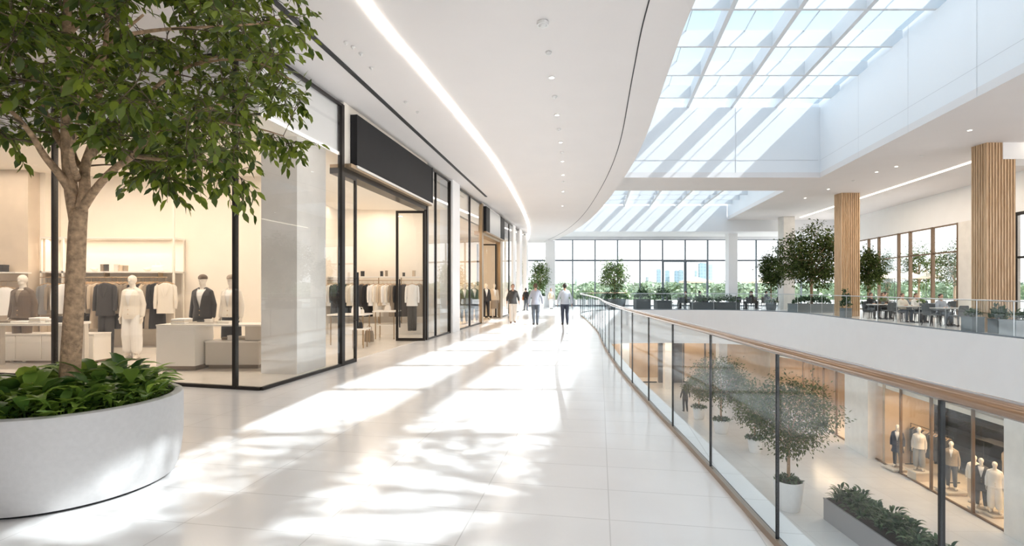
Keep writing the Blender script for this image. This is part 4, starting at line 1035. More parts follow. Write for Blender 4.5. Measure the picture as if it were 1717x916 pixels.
def legs_mb(J, g=.012, wide=0.0, cuff=.96, waist=1.0):
    mb = MB(); mb.loft(torso_secs(g * .8, .84, waist), 22)
    for k in 'LR':
        h, kn, an = J['hip' + k], J['knee' + k], J['ank' + k]; ce = kn.lerp(an, cuff)
        cm = kn.lerp(an, .3) + Vector((0, .010, 0)); mb.capsule(h, .096 + g * .4, kn, .070 + g * .4 + wide); mb.capsule(kn, .070 + g * .4 + wide, cm, .067 + g * .4 + wide); mb.capsule(cm, .067 + g * .4 + wide, ce, .052 + g * .3 + wide * 1.2)
    return mb
def shoes_mb(J):
    mb = MB()
    for s, k in ((-1, 'L'), (1, 'R')):
        an = J['ank' + k]; fd = J.get('foot' + k, Vector((s * .035, -.165, 0)))
        mb.capsule(an + Vector((0, .032, -.045)), .041, an + fd * .8 + Vector((0, 0, -.052)), .033); mb.capsule(an + Vector((0, .005, -.01)), .044, an + fd * .4 + Vector((0, 0, -.045)), .039)
    for i, (x, y, z) in enumerate(mb.v): mb.v[i] = (x, y, max(z, min(J['ankL'].z, J['ankR'].z) - .085 if False else z))
    return mb
def hair_mb(long=False):
    hz = 1.655; mb = MB(); mb.ell((0, .012, hz + .03), (.085, .098, .098)); mb.ell((0, .045, hz - .01), (.078, .07, .085))
    if long: mb.ell((0, .06, hz - .10), (.085, .055, .14))
    return mb
HAIRCUT = lambda c: (c.y < -.045 and c.z < 1.705) or (c.z < 1.60 and c.y < .02)
def person(label, loc, rz, pose, top, trousers, shoe, skin, hair, facing_cam=False, hem=.88, sleeve=1.0, scale=1.0, wide=.0, long=False, group=None, bag=None):
    mb, J = build_body(pose)
    o = link('person', remesh('person', mb, skin, .0065, 3, .3), None, loc, rz); o.scale = (scale,) * 3
    tag(o, label, 'person', group)
    part('sweater', remesh('sweater', top_mb(J, .022, hem, sleeve, .012), top, .009, 4, .35), None, o)
    part('trousers', remesh('trousers', legs_mb(J, .012, wide), trousers, .009, 4, .35), None, o)
    part('shoes', remesh('shoes', shoes_mb(J), shoe, .007, 2, .5), None, o)
    part('hair', remesh('hair', hair_mb(long), hair, .008, 2, .5, HAIRCUT), None, o)
    if facing_cam or True:
        part('eyes', MB().ell((-.032, -.088, 1.66), (.012, .008, .008), 8, 6).ell((.032, -.088, 1.66), (.012, .008, .008), 8, 6), [M_EYE], o)
    if bag:
        part('shoulder_bag', MB().box(.17, -.06, .82, .26, .16, 1.06, bev=.02).tube([(.2, -.02, 1.05), (.16, -.02, 1.3), (.1, 0, 1.47), (.14, .06, 1.3), (.2, .1, 1.05)], .01, 6), [bag], o, True, .6)
    return o
W1 = dict(kneeL=(-.085, -.06, .505), ankL=(-.085, -.02, .085), kneeR=(.085, .0, .5), ankR=(.085, .10, .10), elL=(-.25, .06, 1.15), wrL=(-.275, .02, .90), elR=(.25, -.01, 1.15), wrR=(.28, -.1, .91))
W2 = dict(kneeL=(-.095, -.02, .50), ankL=(-.105, .06, .09), kneeR=(.09, -.05, .505), ankR=(.085, -.03, .085), elL=(-.265, .03, 1.16), wrL=(-.30, -.05, .92), elR=(.265, .04, 1.16), wrR=(.30, .0, .91))
W3 = dict(kneeL=(-.09, -.045, .505), ankL=(-.07, .0, .085), kneeR=(.09, -.02, .50), ankR=(.075, .05, .09), elL=(-.26, .04, 1.16), wrL=(-.30, -.02, .915), elR=(.255, .01, 1.15), wrR=(.295, -.06, .915))
d = 22.9; person('person in a black top and pale beige trousers walking towards us beside the shops', (ax(860, d), d, 0), .08, W1, CLOTH['charcoal'], CLOTH['sand'], M_SHOEB, M_SKIN, M_HAIRB, True, hem=.88, sleeve=.55, scale=.985, wide=.02)
d = 21.9; person('person in a lavender grey sweater and slate trousers walking away in the middle', (ax(898, d), d, 0), PI, W3, CLOTH['lavgrey'], CLOTH['slate'], M_SHOE, M_SKIN, M_HAIRB, hem=.86)
d = 21.9; person('person in a grey sweater and black trousers walking away nearest the railing', (ax(947, d), d, 0), PI, W2, CLOTH['coolgrey'], CLOTH['navy'], M_SHOE, M_SKIND, M_HAIR, hem=.88)
d = 35.0; person('distant person in a dark coat with a rust bag near the white column', (ax(882, d), d, 0), PI * .85, W1, CLOTH['black'], CLOTH['slate'], M_SHOE, M_SKIN, M_HAIR, hem=.84, scale=.88, bag=CLOTH['rust'])
d = 38.0; person('distant person in a beige top and pale skirt by the white pot', (ax(924, d), d, 0), .5, W3, CLOTH['beige'], CLOTH['white'], M_SHOE, M_SKIN, M_HAIRB, hem=.86, scale=.86, wide=.035)
d = 33.0; person('person in dark clothes walking on the lower court behind the railing glass', (ax(1149, d), d, -6.4), PI, W2, CLOTH['charcoal'], CLOTH['black'], M_SHOE, M_SKIND, M_HAIR, hem=.8)
d = 35.5; person('person in a brown coat on the lower court right of the small potted tree', (ax(1225, d), d, -6.4), .3, W1, CLOTH['brown'], CLOTH['charcoal'], M_SHOE, M_SKIND, M_HAIR, hem=.8)
SIT = dict(hipL=(-.09, .0, .93), hipR=(.09, 0, .93), kneeL=(-.11, -.43, .95), kneeR=(.11, -.43, .95), ankL=(-.11, -.40, .53), ankR=(.11, -.40, .53),
           elL=(-.23, -.08, 1.16), elR=(.23, -.08, 1.16), wrL=(-.16, -.32, 1.20), wrR=(.16, -.32, 1.20))
_sit = {}
def seated(label, x, y, rz, top, trousers, hair, skin=None, long=False):
    """seat height .45: the hip joint stands .07 above it"""
    if not _sit:
        mb, J = build_body(SIT); _sit['b'] = remesh('person', mb, M_SKIN, .0075, 3, .25); _sit['t'] = remesh('shirt', top_mb(J, .02, .93, 1), CLOTH['grey'], .01, 4, .3)
        _sit['l'] = remesh('trousers', legs_mb(J), CLOTH['slate'], .01, 4, .3); _sit['s'] = remesh('shoes', shoes_mb(J), M_SHOE, .008, 2, .4); _sit['h'] = remesh('hair', hair_mb(), M_HAIR, .009, 2, .5, HAIRCUT); _sit['H'] = remesh('hair', hair_mb(True), M_HAIR, .009, 2, .5, HAIRCUT)
    def cp(k, m):
        me = _sit[k].copy(); me.materials.clear(); me.materials.append(m); return me
    o = link('person', cp('b', skin or M_SKIN), None, (x, y, -.445), rz); tag(o, label, 'person')
    part('shirt', cp('t', top), None, o); part('trousers', cp('l', trousers), None, o); part('shoes', _sit['s'], None, o); part('hair', cp('H' if long else 'h', hair), None, o)
    part('eyes', MB().ell((-.032, -.088, 1.66), (.012, .008, .008), 8, 6).ell((.032, -.088, 1.66), (.012, .008, .008), 8, 6), [M_EYE], o)
    return o
# ---- mannequins
_mn = {}
def mann_meshes():
    mb, J = build_body(dict(shL=(-.150, 0, 1.395), shR=(.150, 0, 1.395), elL=(-.208, .03, 1.15), elR=(.208, .03, 1.15), wrL=(-.222, -.02, .90), wrR=(.222, -.02, .90), kneeR=(.10, -.03, .50), ankR=(.115, -.03, .085)), False)
    _mn['body'] = remesh('mannequin', mb, M_MANN, .0075, 3, .25)
    V = lambda c: c.y < -.04 and 1.10 < c.z < 1.50 and abs(c.x) < (c.z - 1.10) * .22 + .004
    _mn['jacket'] = remesh('jacket', top_mb(J, .024, .84, 1, .02, 1.456), CLOTH['charcoal'], .009, 4, .4, V, (1.10, .22))
    _mn['coat'] = remesh('coat', top_mb(J, .03, .62, 1, .05, 1.456), CLOTH['charcoal'], .010, 4, .4, V, (1.10, .22))
    _mn['cardigan'] = remesh('cardigan', top_mb(J, .026, .88, 1, .015, 1.456), CLOTH['cream'], .009, 4, .4, lambda c: c.y < -.04 and 1.2 < c.z < 1.5 and abs(c.x) < (c.z - 1.2) * .2 + .004, (1.2, .2))
    _mn['shirt'] = remesh('shirt', top_mb(J, .012, .90, .1, 0, 1.456), CLOTH['white'], .009, 4, .35)
    _mn['trousers'] = remesh('trousers', legs_mb(J, .014, .035, .72), CLOTH['cream'], .009, 4, .35)
    _mn['slim'] = remesh('trousers', legs_mb(J, .012, 0, .9), CLOTH['black'], .009, 4, .35)
    sk = MB().loft([(0, 0, .46, .20, .16), (0, 0, .7, .195, .15), (0, 0, .93, .182, .132), (0, 0, 1.03, .158, .112), (0, 0, 1.06, .150, .106)], 28); _mn['skirt'] = sk.mesh('skirt', CLOTH['black'], True, .9)
    _mn['cap'] = remesh('cap', MB().ell((0, .004, 1.70), (.086, .105, .078)).capsule((0, -.09, 1.69), .03, (0, -.12, 1.685), .02, 8), CLOTH['taupe'], .008, 3, .5, lambda c: c.z < 1.675)
    _mn['beanie'] = _mn['cap']
mann_meshes()
M_BASE = mat('stand_base_metal', (.45, .40, .35), .35, .6)
def mannequin(label, loc, rz, outer, m_outer, lower, m_lower, m_shirt='white', cap=None, plinth=0.0, scale=1.04, body=None):
    t = thing('mannequin', label, 'mannequin', loc, rz); t.scale = (scale,) * 3
    def cp(k, name, m):
        me = _mn[k].copy(); me.materials.clear(); me.materials.append(m); o = link(name, me, t, (0, 0, .03 + plinth)); return o
    cp('body', 'body', body or M_MANN); oo = cp(outer, {'slim': 'trousers'}.get(outer, outer), CLOTH[m_outer]); cp(lower, {'slim': 'trousers'}.get(lower, lower), CLOTH[m_lower])
    if m_shirt: cp('shirt', 'shirt', CLOTH[m_shirt])
    if cap: cp('cap', 'cap', CLOTH[cap])
    b = MB().lathe([(.19, 0), (.19, .02), (.17, .03)], 24, (0, 0, plinth)).tube([(-.05, .06, plinth + .02), (-.05, .06, plinth + .55)], .012, 8)
    part('stand', b, [M_BASE], t)
    if outer in ('jacket', 'cardigan', 'coat'):
        bt = MB()
        for i in range(2): bt.ell((.012, -.147 - .004 * i, 1.04 - .09 * i), (.011, .006, .011), 8, 5)
        part('buttons', bt, [M_HANGER], oo)
    return t
d = 10.9
mannequin('mannequin in a charcoal blazer and white shirt with a brown cap, behind the display counter', (ax(340, d), d, .0), .05, 'jacket', 'charcoal', 'skirt', 'black', 'white', 'brown')
mannequin('mannequin in a cream jacket and black skirt behind the counter beside the dark mullion', (ax(388, d), d, 0), -.1, 'jacket', 'cream', 'skirt', 'black', 'white', 'taupe')
d = 11.25
mannequin('mannequin in a full cream suit standing before the long clothes rail', (ax(222, d), d, 0), .02, 'jacket', 'cream', 'trousers', 'white', 'white')
d = 10.9
mannequin('mannequin in a brown cardigan suit with a pale bald head at the far left', (ax(38, d), d, 0), .1, 'cardigan', 'brown', 'slim', 'brown', 'taupe')
# second shop
for px, d, o_, mo, lw, ml, lab in ((778, 22.2, 'coat', 'olive', 'slim', 'black', 'mannequin in a dark green coat inside the second shop window, leftmost there'), (795, 23.0, 'coat', 'charcoal', 'slim', 'charcoal', 'mannequin in a long black coat inside the second shop beside the thick mullion'),
                                (815, 25.6, 'jacket', 'black', 'slim', 'black', 'mannequin in a black jacket seen through the second shop entrance'), (829, 26.8, 'jacket', 'beige', 'skirt', 'taupe', 'mannequin in a beige jacket at the back of the second shop entrance')):
    mannequin(lab, (ax(px, d), d, .0), .3, o_, mo, lw, ml, 'white', None, 0, 1.0)
# lower shop
def platform(x, y, z, h, r, label):
    t = thing('display_plinth', label, 'plinth', (x, y, z)); part('top', MB().box(-r, -r * .8, h - .06, r, r * .8, h, bev=.015), [M_GREYJOIN], t); part('body', MB().box(-r * .85, -r * .65, 0, r * .85, r * .65, h - .06), [M_STONEB], t); return t
def low(px, d, ph, *a):
    x = ax(px, d); mannequin(a[0], (x, d, -6.385 + ph), -.75, *a[1:])
low(1505, 22.4, .12, 'lower shop mannequin in a long dark coat nearest the stone pier', 'coat', 'navy', 'slim', 'black', 'white', None, 0, 1.04)
low(1541, 21.3, .38, 'lower shop mannequin in a pale knit and grey trousers on a tall plinth', 'cardigan', 'sand', 'trousers', 'grey', 'white', None, 0, 1.0)
low(1595, 19.9, .14, 'lower shop mannequin in a grey brown cape jacket and dark trousers', 'cardigan', 'taupe', 'slim', 'slate', 'white', None, 0, 1.04)
low(1645, 18.3, .1, 'lower shop mannequin in a dark jacket left of the white one', 'coat', 'charcoal', 'slim', 'black', 'white', None, 0, 1.0)
low(1668, 17.9, .1, 'lower shop mannequin dressed all in white nearest the right edge', 'cardigan', 'white', 'trousers', 'white', 'white', None, 0, 1.0)
low(1634, 19.0, .0, 'lower shop mannequin in a cream top half hidden behind a mullion', 'cardigan', 'cream', 'trousers', 'beige', 'white', None, 0, .98)
for px, d, h, r, lab in ((1505, 22.4, .12, .42, 'low plinth under the dark coated mannequin'), (1541, 21.3, .38, .36, 'tall plinth under the pale knit mannequin'), (1595, 19.9, .14, .42, 'low plinth under the cape jacket mannequin'), (1645, 18.3, .1, .3, 'low plinth under the dark jacketed mannequin by the right edge'), (1668, 17.9, .1, .28, 'low plinth under the white dressed mannequin')):
    platform(ax(px, d), d, -6.385, h, r, lab)

# ================================================================ HANGING CLOTHES
def garment_mesh(kind, seed=0):
    """hangs from the hook at z = 0, width along x, front towards -y"""
    rng = random.Random(seed); mb = MB(); L = {'jacket': .72, 'coat': 1.08, 'shirt': .70, 'dress': 1.02}[kind]
    f = lambda z: rng.uniform(-.008, .008)
    mb.loft([(0, 0, -.13, .05, .045), (0, 0, -.155, .10, .055), (0, 0, -.19, .165, .062), (f(0), 0, -.25, .172, .075), (f(0), 0, -.42, .170, .085), (0, f(0), -.13 - L * .62, .165, .082), (f(0), 0, -.13 - L * .85, .178, .085), (0, 0, -.13 - L, .186, .088), (0, 0, -.13 - L + .01, .165, .07)], 20, p=2.6)
    for s in (-1, 1):
        if kind == 'dress': continue
        mb.tube([(s * .145, 0, -.185), (s * .182, .0, -.23), (s * .200, -.01, -.42), (s * .208, -.025, -.60), (s * .204, -.035, -.74)], [.045, .052, .048, .044, .040], 10, flat=.85)
    me = mb.mesh(kind, CLOTH['grey'], True, 1.0); return me
def lapel_mesh(L=.4):
    mb = MB()
    for s in (-1, 1):
        a = [(s * .045, -.056, -.14), (s * .085, -.066, -.185), (s * .075, -.088, -.30), (s * .01, -.097, -.46), (s * .008, -.093, -.44)]
        mb.add(a + [(x, y - .008, z) for x, y, z in a], [(5, 6, 7, 8, 9), (4, 3, 2, 1, 0), (0, 1, 6, 5), (1, 2, 7, 6), (2, 3, 8, 7), (3, 4, 9, 8), (4, 0, 5, 9)])
    return mb.mesh('lapels', CLOTH['grey'])
hg = MB().tube([(-.19, 0, -.165), (-.1, 0, -.135), (0, 0, -.105), (.1, 0, -.135), (.19, 0, -.165)], .011, 6).tube([(0, 0, -.105), (0, 0, -.03), (.012, 0, -.005), (0, 0, .012), (-.014, 0, .004)], .004, 5)
G_HANG = hg.mesh('hanger', M_HANGER, True); G_LAP = lapel_mesh()
GM = {k: [garment_mesh(k, s) for s in range(2)] for k in ('jacket', 'coat', 'shirt', 'dress')}
tr = MB().loft([(-.07, 0, -.95, .072, .07), (-.07, 0, -.5, .085, .075), (-.06, 0, -.2, .095, .07), (-.055, 0, -.10, .09, .06)], 14).loft([(.07, 0, -.95, .072, .07), (.07, 0, -.5, .085, .075), (.06, 0, -.2, .095, .07), (.055, 0, -.10, .09, .06)], 14)
G_TR = tr.mesh('trousers', CLOTH['charcoal'], True, 1.0)
_mc = {}
def gmesh(me, c):
    k = (me.name, c)
    if k not in _mc:
        q = me.copy(); q.materials.clear(); q.materials.append(CLOTH[c]); _mc[k] = q
    return _mc[k]
def garment(kind, color, loc, rz, label, group=None, i=0, trousers=None, scale=1.0):
    nm = {'jacket': 'hanging_jacket', 'coat': 'hanging_coat', 'shirt': 'hanging_shirt', 'dress': 'hanging_dress'}[kind]
    t = thing(nm, label, kind, loc, rz, group); t.scale = (scale,) * 3
    gb = link(kind, gmesh(GM[kind][i % 2], color), t); link('hanger', G_HANG, t)
    if kind in ('jacket', 'coat'): link('lapels', gmesh(G_LAP, color), gb)
    if trousers: link('trousers', gmesh(G_TR, trousers), t, (0, .02, -.72))
    return t
CN = dict(black='black', charcoal='charcoal', brown='brown', taupe='taupe', grey='light grey', cream='cream', white='white', beige='beige', navy='navy', sand='sand', slate='slate', olive='olive')
def rack(items, y, z, where, group, rz=1.0, scale=1.0):
    items = sorted(items, key=lambda q: q[0])
    for i, (px, kind, color) in enumerate(items):
        garment(kind, color, (ax(px, y), y, z), rz + R.uniform(-.12, .12), '%s %s, %s from the left on the %s' % (CN[color], kind, ORD[i], where), group, i, None, scale)
RY, RZ = 12.15, 1.835
rack([(138, 'coat', 'black'), (146, 'coat', 'charcoal'), (153, 'shirt', 'cream'), (160, 'jacket', 'taupe'), (166, 'coat', 'beige')], RY, RZ, 'rail left of the dark hanging outfit', 'clothes on the long back rail, left stretch', 1.0)
rack([(197, 'jacket', 'beige'), (203, 'coat', 'black'), (210, 'coat', 'charcoal'), (218, 'coat', 'taupe'), (227, 'dress', 'black'), (236, 'coat', 'black'), (243, 'coat', 'charcoal'), (251, 'jacket', 'beige'), (257, 'coat', 'taupe'), (264, 'coat', 'black')], RY, RZ, 'rail behind the cream suited mannequin', 'clothes on the long back rail, middle stretch', 1.0)
garment('jacket', 'cream', (ax(278, RY - .05), RY - .05, RZ), .35, 'cream jacket turned to the front at the right end of the long rail', None, 0)
garment('jacket', 'charcoal', (ax(177, 11.85), 11.85, RZ), .15, 'charcoal jacket with matching trousers facing front beside the tree trunk', None, 0, 'charcoal', 1.05)
garment('jacket', 'taupe', (ax(188, 11.98), 11.98, RZ), .3, 'brown taupe jacket tucked behind the charcoal outfit', None, 1)
garment('jacket', 'grey', (ax(80, RY), RY, RZ - .03), .2, 'light grey jacket facing front behind the dark mullion left of the tree trunk', None, 0, 'beige')
garment('jacket', 'taupe', (ax(96, RY), RY, RZ - .03), .8, 'taupe jacket just right of the dark mullion left of the tree trunk', None, 1)
garment('shirt', 'white', (ax(107, RY), RY, RZ - .03), .8, 'white shirt hanging close to the left side of the tree trunk', None, 1)
ry2 = 11.75
rack([(-8, 'shirt', 'white'), (2, 'shirt', 'cream'), (9, 'shirt', 'white')], ry2, 1.72, 'short rail at the left edge', 'shirts on the short left rail', .6, .92)
t = thing('clothes_rail', 'short wall rail holding pale shirts at the left edge', 'clothes rail', (0, 0, 0)); x0, x1 = ax(-40, ry2), ax(22, ry2)
part('rail', MB().tube([(x0, ry2, 1.735), (x1, ry2, 1.735)], .012, 8), [M_CHAMP], t)
part('bracket', MB().tube([(x1, ry2, 1.735), (x1, 12.0, 1.735)], .012, 8), [M_CHAMP], t); part('shelf', MB().box(x0, ry2 - .15, 1.92, ax(36, ry2), 12.0, 1.95), [M_JOIN], t)
# wall fitting with rail and shelves
t = thing('wall_shelving', 'cream wall shelving frame with clothes rail along the first shop back wall', 'shelving', (0, 0, 0))
xa, xb = ax(73, 12.3), ax(303, 12.5)
part('shelf', MB().box(xa, 12.2, 1.945, xb, 12.68, 1.985), [M_JOIN], t); part('top_board', MB().box(xa, 12.2, 2.76, xb, 12.68, 2.80), [M_JOIN], t)
part('rail', MB().tube([(xa + .05, RY, 1.835), (xb - .1, RY, 1.835)], .012, 8), [M_CHAMP], t)
for q in (101, 136): pass
for x, yy in ((xa, 12.2), (xb - .04, 12.6), (ax(289, 12.2), 12.2), (ax(103, 12.2), 12.2)):
    part('post', MB().box(x, yy, 0.012, x + .04, yy + .04, 4.34 if yy < 12.5 and x > -9 else 2.76), [M_CHAMP if False else M_CREAM], t)
for x in (xa + .2, (xa + xb) / 2, xb - .3): part('hanging_bracket', MB().box(x - .01, RY - .01, 1.835, x + .01, 12.3, 1.95), [M_CHAMP], t)
part('back_panel', MB().box(xa + .55, 12.66, 1.985, xb - .02, 12.685, 2.76), [M_CREAM], t)
part('low_bench', MB().box(ax(-30, 12.4), 12.25, .012, ax(305, 12.5), 12.68, .16), [M_JOIN], t)
# things on the shelf
def cup(px, d, z, r, h, m, label, cat='pot', group=None, lid=False):
    t = thing('canister', label, cat, (ax(px, d), d, z), 0, group); cb = part('body', MB().lathe([(r * .9, 0), (r, .01), (r, h), (r - .01, h), (r - .012, h - .02)], 20, cap1=True), [m], t, True, .6)
    part('rim', MB().lathe([(r + .003, h - .012), (r + .003, h + .002), (r - .01, h + .002)], 20, cap0=False, cap1=False), [m], cb)
    return t
for i, (px, r, h, c, lab) in enumerate(((172, .045, .17, 'taupe', 'taupe canister on the shelf over the clothes rail, left of a pair'), (179, .045, .17, 'charcoal', 'dark canister on the shelf over the clothes rail, right of a pair'), (196, .06, .17, 'sand', 'pale tall canister in the middle of the shelf over the clothes rail'), (203, .05, .15, 'beige', 'beige canister beside the pale tall one on the shelf'), (211, .05, .14, 'taupe', 'taupe canister right of the beige one on the shelf'))):
    cup(px, 12.4, 1.985, r, h, CLOTH[c], lab)
def bowl(px, d, z, r, label):
    t = thing('bowl', label, 'bowl', (ax(px, d), d, z)); part('body', MB().lathe([(r * .4, 0), (r * .5, .008), (r * .9, .04), (r, .08), (r - .008, .08), (r * .85, .045), (r * .4, .02)], 24, cap1=True), [M_JOIN], t, True); part('foot', MB().lathe([(r * .42, -.002), (r * .42, .012)], 20), [M_GREYJOIN], t)
bowl(247, 12.4, 1.987, .09, 'small white bowl on the shelf above the cream suited mannequin'); bowl(158, 12.4, 1.987, .08, 'white bowl at the left end of the shelf beside the tree trunk')
t = thing('handbag', 'pale handbag with a hoop handle at the right end of the shelf', 'handbag', (ax(265, 12.4), 12.4, 1.985)); part('body', MB().box(-.13, -.05, 0, .13, .05, .14, bev=.025), [CLOTH['white']], t, True, .7); part('handle', MB().tube([(-.06, 0, .14), (-.05, 0, .21), (0, 0, .235), (.05, 0, .21), (.06, 0, .14)], .007, 6), [CLOTH['white']], t)

# ---- display counter group
t = thing('display_counter', 'tall cream display counter with thin cantilevered top in the front shop window', 'counter', (0, 0, 0))
a_, c_ = 9.75, 10.35
part('body', MB().box(ax(262, a_), a_, .1, ax(327, a_), c_, .86), [M_JOIN], t); part('top', MB().box(ax(261.5, a_), a_ - .01, .86, ax(327, a_) + 1.25, c_, .89), [M_JOIN], t)
part('plinth', MB().box(ax(262, a_) + .08, a_ + .06, .012, ax(327, a_) - .02, c_, .1), [M_KICK], t); part('support', MB().box(ax(327, a_) + .82, a_ + .25, .56, ax(327, a_) + 1.2, c_ - .02, .86), [M_GREYJOIN], t)
t = thing('display_block', 'low cream display block beneath the cantilevered counter top', 'display block', (0, 0, 0))
x0, x1 = ax(327, a_) + .06, ax(441, 10.15)
part('body', MB().box(x0, 9.98, .09, x1, 10.7, .53), [M_GREYJOIN], t); part('top', MB().box(x0 - .01, 9.95, .53, x1 + .01, 10.7, .555), [M_JOIN], t); part('plinth', MB().box(x0 + .03, 10.03, .012, x1 - .04, 10.68, .09), [M_KICK], t)
def folded(x, y, z, w, d_, n, cols, label, rz=0):
    t = thing('folded_clothes', label, 'folded clothes', (x, y, z), rz)
    for i in range(n):
        part('garment', MB().box(-w / 2 + R.uniform(-.01, .01), -d_ / 2, i * .035, w / 2 + R.uniform(-.01, .01), d_ / 2, i * .035 + .033, bev=.012), [CLOTH[cols[i % len(cols)]]], t, True, .8)
    return t
def boxy(x, y, z, w, d_, h, m, label, cat='box', lid=True):
    t = thing('box', label, cat, (x, y, z)); part('body', MB().box(-w / 2, -d_ / 2, 0, w / 2, d_ / 2, h * .72, bev=.004), [m], t); part('lid', MB().box(-w / 2 - .004, -d_ / 2 - .004, h * .72, w / 2 + .004, d_ / 2 + .004, h, bev=.004), [m], t); return t
folded(ax(305, 10.0), 10.0, .89, .28, .26, 3, ['white', 'cream', 'white'], 'stack of folded white clothes at the left of the counter top')
t = thing('tray', 'pale tray of small items in the middle of the counter top', 'tray', (ax(345, 10.05), 10.05, .89)); part('plate', MB().box(-.24, -.14, 0, .24, .14, .018, bev=.006), [M_JOIN], t); part('rim', MB().box(-.24, -.14, .018, .24, -.128, .04).box(-.24, .128, .018, .24, .14, .04).box(-.24, -.128, .018, -.228, .128, .04).box(.228, -.128, .018, .24, .128, .04), [M_GREYJOIN], t)
boxy(ax(338, 10.03), 10.0, .908, .1, .08, .05, CLOTH['black'], 'small black box lying in the tray on the counter'); boxy(ax(350, 10.08), 10.08, .908, .12, .09, .07, M_JOIN, 'small white box lying in the tray on the counter')
boxy(ax(378, 10.1), 10.1, .89, .22, .16, .05, M_JOIN, 'flat white box at the right end of the counter top')
boxy(ax(389, 10.2), 10.2, .555, .13, .1, .09, M_JOIN, 'white box on the low block next to the mullion'); boxy(ax(378, 10.25), 10.25, .555, .12, .08, .05, CLOTH['taupe'], 'brown box on the low display block'); folded(ax(409, 10.3), 10.3, .555, .2, .18, 2, ['cream', 'sand'], 'two folded knits on the low display block right of the mullion')
# ---- left table and low cabinets
def leg_table(label, x0, y0, x1, y1, z, th=.04, m=M_JOIN, m_leg=None, r=.022, shelf=None):
    t = thing('display_table', label, 'table', (0, 0, 0)); part('top', MB().box(x0, y0, z - th, x1, y1, z, bev=.008), [m], t)
    for x in (x0 + .08, x1 - .08):
        for y in (y0 + .08, y1 - .08): part('leg', MB().box(x - r, y - r, .012, x + r, y + r, z - th), [m_leg or M_CHAMP], t)
    if shelf: part('shelf', MB().box(x0 + .08, y0 + .08, shelf - .02, x1 - .08, y1 - .08, shelf), [m], t)
    return t
leg_table('long white table of small goods at the left edge of the first shop', ax(-60, 9.9), 9.95, ax(107, 9.95), 10.6, .90, .05, M_JOIN, M_GREYJOIN, .05)
t = thing('low_cabinet', 'row of low white cabinets beneath the left table', 'cabinet', (0, 0, 0)); x0, x1 = ax(-60, 10.75), ax(158, 10.75)
part('body', MB().box(x0, 10.75, .06, x1, 11.2, .60), [M_JOIN], t); part('top', MB().box(x0, 10.73, .60, x1 + .01, 11.2, .625), [M_JOIN], t)
for i in range(5):
    w = (x1 - x0) / 5; part('door', MB().box(x0 + i * w + .01, 10.735, .09, x0 + (i + 1) * w - .01, 10.75, .585), [M_JOIN], t)
part('plinth', MB().box(x0 + .04, 10.8, .012, x1 - .04, 11.18, .06), [M_KICK], t)
folded(ax(66, 10.2), 10.2, .90, .24, .22, 3, ['white', 'cream'], 'crumpled pile of white knits on the left table'); folded(ax(82, 10.3), 10.3, .90, .2, .2, 2, ['white'], 'smaller pile of white knits on the left table')
boxy(ax(112 - 10, 10.25), 10.25, .90, .14, .12, .12, CLOTH['black'], 'small black box at the right end of the left table'); boxy(ax(10, 10.15), 10.15, .90, .24, .16, .05, CLOTH['taupe'], 'flat taupe box at the left end of the left table')
boxy(ax(3, 11.85), 11.85, 1.95, .2, .14, .17, CLOTH['black'], 'black framed box on the short shelf at the left edge'); folded(ax(40, 10.2), 10.2, .90, .34, .22, 1, ['white'], 'single white cloth lying flat on the left table')

# ---- second room of the first shop (seen through the entrance)
B_Y, B_Z = 17.2, 1.83
rack([(549, 'shirt', 'cream'), (556, 'jacket', 'white'), (563, 'coat', 'charcoal'), (574, 'coat', 'black'), (582, 'coat', 'black'), (590, 'jacket', 'cream'), (598, 'shirt', 'white'), (607, 'coat', 'charcoal'), (617, 'coat', 'black'), (626, 'jacket', 'white'), (634, 'coat', 'cream'),
      (642, 'jacket', 'beige'), (649, 'shirt', 'white'), (655, 'jacket', 'cream'), (661, 'coat', 'taupe'), (669, 'coat', 'black'), (677, 'coat', 'charcoal')], B_Y, B_Z, 'rail seen through the first shop entrance', 'clothes on the rail behind the shop entrance', .75)
garment('jacket', 'white', (ax(691, 17.0), 17.0, B_Z), .15, 'white jacket with dark trousers facing front behind the open glass door', None, 0, 'charcoal')
garment('coat', 'taupe', (ax(703, 17.15), 17.15, B_Z), .6, 'taupe coat at the right end of the rail behind the open glass door', None, 1)
t = thing('wall_shelving', 'long wall shelf with clothes rail seen through the first shop entrance', 'shelving'); xa, xb = ax(545, 17.5), ax(712, 17.3)
part('shelf', MB().box(xa, 17.25, 1.93, xb, 17.75, 1.97), [M_JOIN], t); part('rail', MB().tube([(xa + .02, B_Y, 1.83), (xb, B_Y, 1.83)], .012, 8), [M_CHAMP], t); part('low_bench', MB().box(xa, 17.3, .012, xb, 17.95, .38), [M_JOIN], t)
for px in (547, 600, 634, 672, 710): part('post', MB().box(ax(px, 17.4), 17.4, .38, ax(px, 17.4) + .03, 17.44, 1.93), [M_CHAMP], t)
for px in (547, 600, 634, 672, 710): part('bracket', MB().box(ax(px, 17.4), B_Y - .01, 1.82, ax(px, 17.4) + .02, 17.44, 1.845), [M_CHAMP], t)
for px, r, h, c, lab in ((608, .065, .18, 'charcoal', 'dark canister on the long shelf, alone left of the centre'), (640, .05, .18, 'charcoal', 'dark canister on the long shelf, left of a close pair'), (648, .045, .2, 'taupe', 'taupe canister on the long shelf, right of a close pair'), (677, .045, .13, 'charcoal', 'small dark canister on the long shelf behind the open door'), (694, .055, .2, 'beige', 'beige canister on the long shelf behind the open door')):
    cup(px, 17.5, 1.97, r, h, CLOTH[c], lab)
leg_table('white display table nearest the entrance inside the first shop', ax(548, 14.0), 14.0, ax(612, 14.0), 14.8, .86, .04, M_JOIN, M_CHAMP, .014, None)
